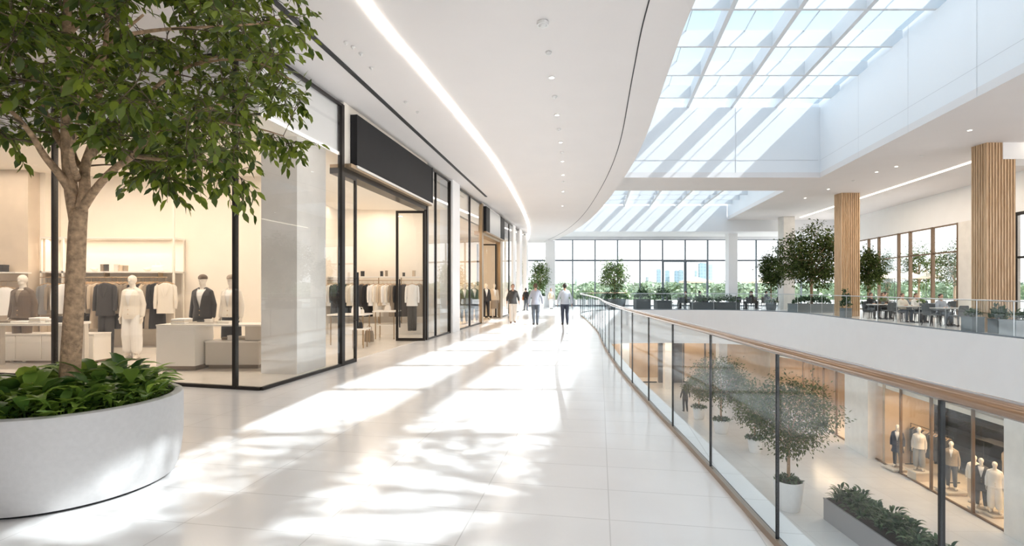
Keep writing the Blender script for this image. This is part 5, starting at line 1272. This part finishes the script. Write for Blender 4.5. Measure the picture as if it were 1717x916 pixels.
leg_table('low nested table with slim legs in front of the white display table', ax(585, 13.3), 13.3, ax(613, 13.3), 13.8, .52, .03, M_JOIN, M_CHAMP, .012)
leg_table('slim legged white table behind the bags in the first shop', ax(624, 15.6), 15.6, ax(664, 15.6), 16.3, .88, .04, M_JOIN, M_CHAMP, .014, .45)
def handbag(px, d, z, w, h, c, label):
    t = thing('handbag', label, 'handbag', (ax(px, d), d, z)); part('body', MB().loft([(0, 0, 0, w * .5, .06), (0, 0, h * .6, w * .48, .055), (0, 0, h, w * .40, .035)], 18, p=3.2), [CLOTH[c]], t, True, .8); part('handle', MB().tube([(-w * .25, 0, h * .95), (-w * .22, 0, h * 1.35), (0, 0, h * 1.5), (w * .22, 0, h * 1.35), (w * .25, 0, h * .95)], .008, 6), [CLOTH[c]], t)
handbag(597, 14.3, .86, .26, .20, 'white', 'white handbag on the display table nearest the entrance'); handbag(606, 14.4, .86, .16, .12, 'cream', 'small cream bag on the display table nearest the entrance')
handbag(602, 13.5, .52, .2, .16, 'black', 'black handbag on the low nested table'); handbag(650, 15.9, .88, .2, .15, 'sand', 'sand coloured bag on the slim legged table'); handbag(619, 15.0, .012, .28, .32, 'taupe', 'taupe shopping bag standing on the shop floor by the tables')
# ---- second shop rail
rack([(771, 'coat', 'cream'), (783, 'coat', 'beige'), (789, 'coat', 'white'), (800, 'coat', 'white'), (804, 'jacket', 'beige')], 26.5, 1.8, 'rail inside the second shop', 'clothes on the second shop rail', .6)
t = thing('clothes_rail', 'free standing clothes rail inside the second shop', 'clothes rail'); xa, xb = ax(768, 26.5), ax(807, 26.5)
part('rail', MB().tube([(xa, 26.5, 1.8), (xb, 26.5, 1.8)], .013, 8), [M_CHAMP], t); part('leg', MB().tube([(xa, 26.5, .012), (xa, 26.5, 1.8)], .013, 8), [M_CHAMP], t); part('leg', MB().tube([(xb, 26.5, .012), (xb, 26.5, 1.8)], .013, 8), [M_CHAMP], t); part('foot', MB().box(xa - .02, 26.25, .012, xa + .02, 26.75, .04), [M_CHAMP], t); part('foot', MB().box(xb - .02, 26.25, .012, xb + .02, 26.75, .04), [M_CHAMP], t)
# ---- lower shop rails
LZ = -6.385
items = ['black', 'charcoal', 'navy', 'black', 'taupe', 'charcoal', 'black', 'slate', 'black', 'charcoal', 'brown', 'black']
for i, c in enumerate(items):
    y = 23.0 - i * .17; garment('coat', c, (18.0, y, LZ + 1.85), .3 + R.uniform(-.1, .1), '%s coat, %s from the far end of the lower shop rail' % (CN[c], ORD[i]), 'dark coats on the lower shop rail', i)
t = thing('clothes_rail', 'long rail of dark coats behind the lower shop mannequins', 'clothes rail'); part('rail', MB().tube([(18.0, 20.9, LZ + 1.85), (18.0, 23.15, LZ + 1.85)], .014, 8), [M_BLACK], t)
for y in (20.9, 23.15): part('leg', MB().tube([(18.0, y, LZ), (18.0, y, LZ + 1.85)], .014, 8), [M_BLACK], t); part('foot', MB().box(17.75, y - .02, LZ, 18.25, y + .02, LZ + .03), [M_BLACK], t)
t = thing('shelf_unit', 'tall dark shelf unit behind the lower shop coats', 'shelf unit', (19.4, 21.5, LZ))
part('frame', MB().box(-.3, -1.7, 0, .3, -1.65, 2.9).box(-.3, 1.65, 0, .3, 1.7, 2.9).box(.27, -1.65, 0, .3, 1.65, 2.9), [M_BRONZE], t)
for z in (.3, 1.0, 1.7, 2.3, 2.85): part('shelf', MB().box(-.3, -1.65, z, .27, 1.65, z + .03), [M_BRONZE], t)
t = thing('clothes_rail', 'black framed garment stand behind the white dressed mannequin in the lower shop', 'clothes rail', (18.2, 18.6, LZ)); 
for y in (-1.2, 1.2): part('leg', MB().tube([(0, y, 0), (0, y, 2.1)], .018, 8), [M_BLACK], t)
part('rail', MB().tube([(0, -1.2, 2.1), (0, 1.2, 2.1)], .018, 8), [M_BLACK], t); part('shelf', MB().box(-.3, -1.25, 2.12, .3, 1.25, 2.15), [M_BLACK], t)
for i, c in enumerate(('beige', 'cream', 'taupe')): garment('coat', c, (18.2, 18.1 + i * .4, LZ + 2.085), .4, '%s coat on the black framed stand in the lower shop' % c, None, i)
folded(18.2, 18.3, LZ + 2.15, .5, .4, 3, ['cream', 'white'], 'pile of cream blankets on top of the black garment stand')
# ================================================================ CAFE COURT FURNITURE
def make_chair(m, m_leg):
    t = thing('cafe_chair', '', 'chair')
    part('seat', MB().box(-.22, -.22, .43, .22, .22, .47, bev=.015), [m], t, True, .7)
    bk = MB(); bk.loft([(0, .215, .47, .20, .022), (0, .235, .62, .215, .024), (0, .265, .82, .20, .022), (0, .275, .87, .17, .018)], 20, p=3); part('backrest', bk, [m], t, True, .8)
    for sx in (-1, 1):
        part('leg', MB().tube([(sx * .19, -.19, .435), (sx * .215, -.215, 0)], [.017, .012], 8), [m_leg], t); part('leg', MB().tube([(sx * .19, .19, .435), (sx * .215, .235, 0)], [.017, .012], 8), [m_leg], t)
        part('armrest', MB().tube([(sx * .215, .22, .66), (sx * .235, .0, .655), (sx * .225, -.18, .63), (sx * .2, -.2, .46)], .013, 6), [m], t)
    return t
ch0 = make_chair(M_DKCHAIR, M_BLACK); ch1 = make_chair(M_GRCHAIR, M_BLACK); used = {}
def chair(kind, x, y, rz, label, group):
    o = {0: ch0, 1: ch1}[kind]
    if kind not in used:
        used[kind] = 1; o.location = (x, y, 0); o.rotation_euler = (0, 0, rz); o['label'] = label; o['group'] = group; return o
    return dup(o, (x, y, 0), rz, label, group)
def cafe_table(x, y, label, w=.8, d_=.8, rz=0.0, kind=0):
    t = thing('cafe_table', label, 'table', (x, y, 0), rz); part('top', MB().box(-w / 2, -d_ / 2, .71, w / 2, d_ / 2, .745, bev=.01), [M_TABLETOP if kind else M_GREYFR], t); pd = part('pedestal', MB().tube([(0, 0, .03), (0, 0, .71)], .035, 10), [M_BLACK], t); part('foot', MB().lathe([(.24, 0), (.23, .02), (.05, .035)], 20), [M_BLACK], pd); return t
SIDE = ['on its near side', 'on its right side', 'on its far side', 'on its left side']
def setting(x, y, who, kind, sides, w=.8, d_=.8, rz=0.0):
    cafe_table(x, y, 'cafe table ' + who, w, d_, rz, kind)
    c, s = math.cos(rz), math.sin(rz)
    for k, off in sides:
        gx, gy, fr = {0: (off, -d_ / 2 - .22, PI), 1: (w / 2 + .22, off, -PI / 2), 2: (off, d_ / 2 + .22, 0), 3: (-w / 2 - .22, off, PI / 2)}[k]
        chair(kind, x + gx * c - gy * s, y + gx * s + gy * c, rz + fr, '%s chair %s%s of the table %s' % (['charcoal', 'grey'][kind], {0: '', 1: 'second ', 2: 'first '}[0 if abs(off) < .05 else (1 if off > 0 else 2)], SIDE[k], who), 'cafe chairs')
setting(ax(1484, 26.0), 26.0, 'beside the middle slatted column', 1, [(0, -.3), (0, .3), (2, -.3), (2, .3), (1, 0)], 1.4, .8)
setting(ax(1541, 23.4), 23.4, 'in the middle of the court', 1, [(0, -.32), (0, .32), (2, -.32), (2, .32), (1, 0)], 1.5, .8)
setting(ax(1597, 21.3), 21.3, 'nearest the large slatted column', 1, [(0, -.3), (0, .3), (2, .0), (3, 0), (1, 0)], 1.3, .8)
setting(ax(1500, 31.5), 31.5, 'by the brown windows', 0, [(0, 0), (2, 0), (1, 0), (3, 0)])
setting(ax(1572, 27.5), 27.5, 'behind the middle table', 0, [(0, 0), (2, 0), (1, 0), (3, 0)])
setting(ax(1247, 38.0), 38.0, 'right of the slim white column', 0, [(0, 0), (1, 0), (3, 0), (2, 0)])
setting(ax(1272, 38.7), 38.7, 'under the distant parasol', 0, [(0, 0), (1, 0), (3, 0), (2, 0)])
setting(ax(1297, 40.3), 40.3, 'behind the slim tree', 0, [(0, 0), (1, 0), (3, 0), (2, 0)])
setting(ax(1137, 38.7), 38.7, 'among the far planters', 0, [(0, 0), (1, 0), (3, 0)])
setting(ax(1157, 39.3), 39.3, 'left of the dark trough', 0, [(1, 0), (3, 0), (2, 0)])
setting(ax(1186, 39.6), 39.6, 'behind the dark troughs', 0, [(1, 0), (3, 0), (2, 0)])
# seated guests sit on the chairs already placed
def sit(who, sidx, off, label, top, tr, hair, x, y, w, d_, long=False):
    gx, gy, fr = {0: (off, -d_ / 2 - .18, PI), 1: (w / 2 + .18, off, -PI / 2), 2: (off, d_ / 2 + .18, 0), 3: (-w / 2 - .18, off, PI / 2)}[sidx]
    seated(label, x + gx, y + gy, fr, CLOTH[top], CLOTH[tr], hair, None, long)
sit('', 2, 0, 'seated person in a pale grey shirt at the table nearest the large slatted column', 'coolgrey', 'slate', M_HAIR, ax(1597, 21.3), 21.3, 1.3, .8)
sit('', 2, -.32, 'seated person with brown hair in a cream top at the middle cafe table', 'cream', 'slate', M_HAIRB, ax(1541, 23.4), 23.4, 1.5, .8)
sit('', 2, .32, 'seated person in a pale hooded top at the middle cafe table', 'white', 'slate', M_HAIRB, ax(1541, 23.4), 23.4, 1.5, .8, True)
sit('', 2, -.3, 'seated person in black at the table beside the middle slatted column', 'black', 'charcoal', M_HAIR, ax(1484, 26.0), 26.0, 1.4, .8)
sit('', 2, .3, 'seated person in brown at the table beside the middle slatted column', 'brown', 'charcoal', M_HAIRB, ax(1484, 26.0), 26.0, 1.4, .8)
sit('', 3, 0, 'seated person in grey far back by the brown windows', 'grey', 'charcoal', M_HAIR, ax(1500, 31.5), 31.5, .8, .8)
sit('', 1, 0, 'seated person in black right of the slim white column', 'black', 'charcoal', M_HAIR, ax(1247, 38.0), 38.0, .8, .8)
sit('', 3, 0, 'seated person in charcoal near the far rail under the distant parasol', 'charcoal', 'charcoal', M_HAIR, ax(1272, 38.7), 38.7, .8, .8)
sit('', 3, 0, 'seated person in navy behind the slim tree by the plain stone column', 'navy', 'charcoal', M_HAIR, ax(1297, 40.3), 40.3, .8, .8)
sit('', 1, 0, 'seated person in olive among the planters before the end window doors', 'olive', 'charcoal', M_HAIR, ax(1137, 38.7), 38.7, .8, .8)
sit('', 3, 0, 'seated person in slate behind the dark troughs', 'slate', 'charcoal', M_HAIR, ax(1186, 39.6), 39.6, .8, .8)
def vase(x, y, z, label, seed):
    t = thing('potted_plant', label, 'plant', (x, y, z)); part('pot', MB().lathe([(.05, 0), (.07, .02), (.075, .13), (.065, .13)], 16), [M_GREYPOT], t, True, .7); link('leaves', bush_mesh('leaves', .13, .13, .22, 60, .12, M_LEAFL, seed), t, (0, 0, .12))
vase(ax(1541, 23.4) + .1, 23.4, .745, 'small potted plant on the middle cafe table', 61); vase(ax(1484, 26) - .1, 26.0, .745, 'small potted plant on the table beside the middle slatted column', 62)

# ================================================================ TERRACE AND BEYOND
def parasol(x, y, w, apex, eave, label, rz=.3):
    t = thing('parasol', label, 'parasol', (x, y, -.02), rz); h = w / 2
    vs = []; n = 4
    cn = MB(); ring = [(h, h), (-h, h), (-h, -h), (h, -h)]
    def at_(k, f):   # f: 0 apex, 1 eave; slight sag
        a = ring[k % 4]; z = apex - (apex - eave) * (f ** .8); return (a[0] * f, a[1] * f, z)
    fr_ = [0, .33, .66, 1]
    for k in range(4):
        o = len(cn.v); q = []
        for f in fr_: q += [at_(k, f), at_(k + 1, f)]
        fs = [(2 * i, 2 * i + 2, 2 * i + 3, 2 * i + 1) for i in range(1, 3)] + [(0, 2, 3)]
        cn.add(q, fs); cn.add([(a, b_, c - .02) for a, b_, c in q], [f[::-1] for f in fs])
        e = [at_(k, 1), at_(k + 1, 1)]; cn.add([e[0], e[1], (e[1][0], e[1][1], e[1][2] - .16), (e[0][0], e[0][1], e[0][2] - .16)], [(0, 1, 2, 3)])
    part('canopy', cn, [M_CANVAS], t); part('pole', MB().tube([(0, 0, 0), (0, 0, apex - .03)], .03, 8), [M_BRONZE], t); part('base', MB().lathe([(.3, 0), (.3, .06), (.05, .09)], 20), [M_GREYPOT], t)
    for k in range(4): part('rib', MB().tube([(0, 0, apex - .07), (at_(k, .97)[0], at_(k, .97)[1], eave - .0)], .012, 6), [M_BRONZE], t)
    return t
parasol(ax(1167, 48), 48, 2.3, 2.62, 2.2, 'beige parasol on the terrace left of the slim white column', .1); parasol(ax(1270, 50.5), 50.5, 2.2, 2.6, 2.2, 'pale parasol on the terrace right of the slim white column', .2)
for px, d, w, lab in ((1466, 47, 2.2, 'beige parasol outside the brown windows, nearest the middle slatted column'), (1500, 47.5, 2.2, 'beige parasol outside the brown windows, second from the slatted column'), (1524, 49, 2.0, 'beige parasol outside the brown windows, third from the slatted column'), (1553, 50, 1.9, 'small beige parasol outside the brown windows, fourth from the slatted column')):
    parasol(ax(px, d), d, w, 3.15, 2.62, lab, .15)
wT, fT = small_tree('t', 2.0, 6.2, 1.9, 47, M_LEAFD, 190, 14, .24, .1, 1.7, .34, 10, M_BARK, .25)
wP, fP = small_tree('p', .6, 6.0, .75, 48, M_LEAFB, 150, 14, .2, .09, .5, .28, 8, M_BARK, .5)
for i, (px, d, s, kind, lab) in enumerate(((1488, 52.5, .95, 1, 'narrow columnar tree outside the second brown window bay'), (1541, 54, 1.0, 0, 'round terrace tree outside the brown windows behind the small parasol'), (1601, 48, .95, 0, 'terrace tree at the right end of the brown windows'))):
    t = thing('terrace_tree', lab, 'tree', (ax(px, d), d, -.02), i * 1.3); t.scale = (s,) * 3; link('trunk', (wT, wP)[kind], t); link('foliage', (fT, fP)[kind], t)
for i, px in enumerate((884, 897, 941, 958, 975, 993, 1014, 1048)):
    x = ax(px, 47); t = thing('terrace_planter', 'low terrace planter with green and yellow shrubs outside the end windows, %s from the left' % ORD[i], 'planter', (x, 47 + .3 * (i % 2), -.02))
    part('box', MB().box(-.38, -.28, 0, .38, .28, .55, bev=.01), [M_STEELPOT], t); link('foliage', bush_mesh('foliage', .36, .30, .62, 220, .18, M_LEAFL if i % 2 else M_LEAFB, 70 + i), t, (0, 0, .5))
# park trees: one canopy band nobody could count
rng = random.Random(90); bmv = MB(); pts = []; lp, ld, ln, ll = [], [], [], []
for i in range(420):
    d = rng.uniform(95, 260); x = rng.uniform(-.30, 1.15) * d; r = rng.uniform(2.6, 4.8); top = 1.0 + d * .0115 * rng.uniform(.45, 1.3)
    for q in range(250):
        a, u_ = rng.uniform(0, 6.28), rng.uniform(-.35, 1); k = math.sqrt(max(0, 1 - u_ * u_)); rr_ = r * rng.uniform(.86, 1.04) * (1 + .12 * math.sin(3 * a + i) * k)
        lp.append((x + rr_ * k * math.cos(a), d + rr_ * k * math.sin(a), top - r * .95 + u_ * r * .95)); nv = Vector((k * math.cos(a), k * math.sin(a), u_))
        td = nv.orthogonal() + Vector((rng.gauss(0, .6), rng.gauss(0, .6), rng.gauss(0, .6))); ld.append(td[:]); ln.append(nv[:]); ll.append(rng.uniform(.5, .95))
o = link('park_trees', leaf_mesh('park_trees', lp, ld, ln, ll, leaf_mat('park_leaf_hazed', (.13, .19, .12), (.24, .31, .19), .15), .9, .2, 5, True)); tag(o, 'haze-paled green band of park tree crowns beyond the terrace', 'trees', None, 'stuff')  # distance haze is put into these pale leaf colours
def tower(px0, px1, py, d, label, col, step=True, rz=0):
    x0, x1 = ax(px0, d), ax(px1, d); zt = H + (HY - py) * d / F
    t = thing('tower_block', label, 'building', ((x0 + x1) / 2, d, -6.4)); w = (x1 - x0) / 2; h = zt + 6.4
    m, nt, out = node_mat('tower_glass'); b_ = nt.nodes.new('ShaderNodeBsdfPrincipled'); b_.inputs['Roughness'].default_value = .4
    tc = nt.nodes.new('ShaderNodeTexCoord'); br = nt.nodes.new('ShaderNodeTexBrick'); mp = nt.nodes.new('ShaderNodeMapping'); mp.inputs['Rotation'].default_value = (PI / 2, 0, 0)
    br.offset = 0; br.inputs['Scale'].default_value = 1; br.inputs['Brick Width'].default_value = 3.2; br.inputs['Row Height'].default_value = 3.5; br.inputs['Mortar Size'].default_value = .35
    br.inputs['Color1'].default_value = (*col, 1); br.inputs['Color2'].default_value = (*[c * .9 for c in col], 1); br.inputs['Mortar'].default_value = (*[min(1, c * 1.25) for c in col], 1)
    nt.links.new(tc.outputs['Object'], mp.inputs[0]); nt.links.new(mp.outputs[0], br.inputs['Vector']); nt.links.new(br.outputs['Color'], b_.inputs['Base Color']); nt.links.new(b_.outputs[0], out.inputs[0])
    part('shaft', MB().box(-w, -w * .8, 0, w, w * .8, h), [m], t); part('roof_plant', MB().box(-w * .6, -w * .5, h, w * .6, w * .5, h + w * .25), [mat('roof_plant_grey', (.4, .44, .48), .6)], t)
    if step: part('podium', MB().box(-w * 1.5, -w * 1.1, 0, w * 1.5, w * 1.1, h * .35), [m], t)
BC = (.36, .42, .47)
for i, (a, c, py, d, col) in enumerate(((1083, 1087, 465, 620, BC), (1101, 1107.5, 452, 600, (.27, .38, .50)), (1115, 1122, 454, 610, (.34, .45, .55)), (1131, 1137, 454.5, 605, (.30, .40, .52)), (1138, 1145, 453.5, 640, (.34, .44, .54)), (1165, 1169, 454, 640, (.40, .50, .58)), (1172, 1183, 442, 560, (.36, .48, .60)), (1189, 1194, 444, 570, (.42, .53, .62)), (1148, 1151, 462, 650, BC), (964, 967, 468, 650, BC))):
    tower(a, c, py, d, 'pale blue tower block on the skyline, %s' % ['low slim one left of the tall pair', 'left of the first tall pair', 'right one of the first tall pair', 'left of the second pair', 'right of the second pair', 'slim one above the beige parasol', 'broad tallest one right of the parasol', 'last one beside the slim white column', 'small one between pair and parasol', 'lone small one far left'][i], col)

# ================================================================ CEILING FITTINGS
def fitting(name, px, py, z, r, lit, label, cat, group, drop=.02):
    d = (z - H) * F / (HY - py); x = ax(px, d)
    t = thing(name, label, cat, (x, d, z), 0, group)
    part('ring', MB().lathe([(r, -.004), (r * .98, -drop), (r * .72, -drop), (r * .70, -.004)], 24, cap0=False, cap1=False), [mat('fitting_white', (.75, .74, .73), .4)], t)
    part('lens' if lit else 'cap', MB().lathe([(r * .72, -drop * .7), (r * .5, -drop * (.72 if lit else 1.5)), (.002, -drop * (.75 if lit else 1.7))][::-1], 20, cap0=False), [M_LAMP if lit else MATS['fitting_white']], t)
    return t
fitting('ceiling_smoke_detector', 910, 37, 5.4, .085, False, 'large round white detector on the gallery ceiling, nearest fitting of the row', 'detector', None, .05)
for i, (px, py) in enumerate(((925, 129), (934, 192), (940, 238), (943, 270), (944, 293), (944, 321), (943, 345))):
    fitting('downlight', px, py, 5.4, .062, True, 'lit downlight in the gallery ceiling row, %s from the near end' % ORD[i], 'downlight', 'gallery downlights')
for i, (px, py) in enumerate(((920, 87), (930, 161), (937, 216), (942, 255), (944, 304))):
    fitting('ceiling_sprinkler', px, py, 5.4, .05, False, 'small unlit white ceiling disc in the gallery row, %s from the near end' % ORD[i], 'sprinkler', 'gallery ceiling discs', .035)
for i, (px, py) in enumerate(((580, 70), (592, 78), (605, 89), (623, 113), (680, 170), (700, 187))):
    fitting('ceiling_sprinkler', px, py, 5.4, .032, False, 'tiny white ceiling fitting between black slot and light strip, %s from the near end' % ORD[i], 'sprinkler', 'small fittings beside the slot', .03)
for i, (px, py) in enumerate(((1626, 218), (1544, 261), (1503, 279), (1470, 288), (1431, 303), (1389, 317), (1350, 332))):
    fitting('downlight', px, py, CZ, .085, i % 3 != 1, 'downlight on the cafe court ceiling, %s from the right' % ORD[i], 'downlight', 'cafe court downlights')

for i, (x, y) in enumerate(((.52, 5.6), (.42, 3.4), (.32, 1.2))):     # unseen downlights added overhead to brighten the near floor
    t = fitting('downlight', 925, 129, 5.4, .062, True, 'added unseen downlight overhead near the viewpoint, %s of the row above the picture' % ORD[2 - i], 'downlight', 'gallery downlights'); t.location = (x, y, 5.4)
# ================================================================ LIGHT
for o_ in [c for c in COL.objects if c.name.startswith('downlight') and any(k.name.startswith('lens') for k in c.children)]:
    l = bpy.data.lights.new('downlight_beam', 'SPOT'); l.energy = 42 if o_.location.z < 6 else 110; l.spot_size = math.radians(135); l.spot_blend = 1; l.shadow_soft_size = .05; l.color = (1, .94, .87)
    q = bpy.data.objects.new('downlight_beam', l); COL.objects.link(q); q.location = o_.location - Vector((0, 0, .06))
def area(name, loc, sx, sy, w, col=(1, .82, .62), rz=0.0, rx=0.0):
    l = bpy.data.lights.new(name, 'AREA'); l.shape = 'RECTANGLE'; l.size = sx; l.size_y = sy; l.energy = w; l.color = col
    o = bpy.data.objects.new(name, l); COL.objects.link(o); o.location = loc; o.rotation_euler = (rx, 0, rz); return o
WARM = (1, .86, .715)
area('shop_light', (-9.6, 11.4, SC - .03), 6.5, .25, 42, WARM); area('shop_light', (-6.4, 10.2, SC - .03), 4.5, .25, 100, WARM, .2); area('shop_light', (-10.6, 9.9, SC - .03), 5.5, .25, 95, WARM)
area('shop_light', (-4.6, 15.2, SC - .03), .25, 5, 55, WARM); area('shop_light', (-4.6, 17.3, SC - .03), 3.0, .2, 14, WARM)
area('shop_light', (-9.7, 12.35, 2.74), 3.2, .06, 14, WARM)
area('shop_light', (-3.4, 23.5, SC - .03), .3, 7, 220, (1, .74, .48), .17); area('shop_light', (-2.9, 32.5, SC - .03), .3, 6, 200, (1, .88, .74), .17)
area('lower_shop_light', (18.4, 18.5, -3.01), .3, 6, 190, (1, .70, .42)); area('lower_shop_light', (18.6, 28.0, -3.01), .3, 7, 210, (1, .72, .46)); area('lower_shop_light', (17.2, 19.5, -3.01), .2, 6, 110, (1, .72, .46))
area('lower_end_light', (10, FY + 1.4, -2.4), 14, .3, 260, (1, .74, .50)); area('lower_end_light', (10, 39.5, -2.4), 12, .3, 150, (1, .86, .70))
area('court_fill', (20.5, 26, CZ - .03), .3, 14, 260, (1, .86, .68), -.15)  # added fill lamp for the cafe court, no fixture stands there
sun = bpy.data.lights.new('sun', 'SUN'); sun.energy = 12.0; sun.angle = math.radians(1.0); sun.color = (1, .975, .945)
so = bpy.data.objects.new('sun', sun); COL.objects.link(so)
SD = Vector((.98, -.20, 1.0)).normalized(); so.rotation_euler = SD.to_track_quat('Z', 'Y').to_euler(); so.location = (20, -10, 30)
w = bpy.data.worlds.new('sky'); sc.world = w; w.use_nodes = True; nt = w.node_tree; nt.nodes.clear()
o = nt.nodes.new('ShaderNodeOutputWorld'); bg = nt.nodes.new('ShaderNodeBackground'); tc = nt.nodes.new('ShaderNodeTexCoord'); sp = nt.nodes.new('ShaderNodeSeparateXYZ'); rp = nt.nodes.new('ShaderNodeValToRGB')
e = rp.color_ramp.elements; e[0].position = 0; e[0].color = (.62, .64, .66, 1); e[1].position = 1; e[1].color = (.45, .58, .68, 1)
for p_, c in ((.49, (.62, .64, .66)), (.505, (1, 1, 1)), (.58, (.95, .98, 1.0)), (.72, (.52, .62, .70))):
    q = e.new(p_); q.color = (*c, 1)
ma = nt.nodes.new('ShaderNodeMath'); ma.operation = 'MULTIPLY_ADD'; ma.inputs[1].default_value = .5; ma.inputs[2].default_value = .5
nz = nt.nodes.new('ShaderNodeTexNoise'); nz.inputs['Scale'].default_value = 3.2; nz.inputs['Detail'].default_value = 6
nt.links.new(tc.outputs['Generated'], nz.inputs['Vector']); nt.links.new(tc.outputs['Generated'], sp.inputs[0]); nt.links.new(sp.outputs['Z'], ma.inputs[0]); nt.links.new(ma.outputs[0], rp.inputs[0])
cr = nt.nodes.new('ShaderNodeValToRGB'); cr.color_ramp.elements[0].position = .48; cr.color_ramp.elements[0].color = (0, 0, 0, 1); cr.color_ramp.elements[1].position = .68; cr.color_ramp.elements[1].color = (.75, .75, .75, 1)
nt.links.new(nz.outputs['Fac'], cr.inputs[0])
mx = nt.nodes.new('ShaderNodeMix'); mx.data_type = 'RGBA'; mx.inputs[7].default_value = (.60, .62, .64, 1)
nt.links.new(cr.outputs[0], mx.inputs[0]); nt.links.new(rp.outputs[0], mx.inputs[6]); nt.links.new(mx.outputs[2], bg.inputs[0]); bg.inputs[1].default_value = 2.0; nt.links.new(bg.outputs[0], o.inputs[0])

# ================================================================ CAMERA
cam = bpy.data.cameras.new('camera'); cam.sensor_width = 36; cam.lens = F / 1717 * 36; cam.shift_y = (HY - 458) / 1717; cam.clip_end = 2000; cam.clip_start = .05
co = bpy.data.objects.new('camera', cam); COL.objects.link(co); co.location = (0, 0, H); co.rotation_euler = (PI / 2, 0, 0); sc.camera = co
sc.view_settings.view_transform = 'Standard'; sc.view_settings.look = 'None'; sc.view_settings.gamma = 1; sc.view_settings.use_curve_mapping = False; sc.view_settings.exposure = 0.27
cy = sc.cycles
cy.max_bounces = 10; cy.diffuse_bounces = 5; cy.glossy_bounces = 4; cy.transmission_bounces = 6; cy.transparent_max_bounces = 24
cy.caustics_reflective = False; cy.caustics_refractive = False; cy.sample_clamp_indirect = 6; cy.use_denoising = True
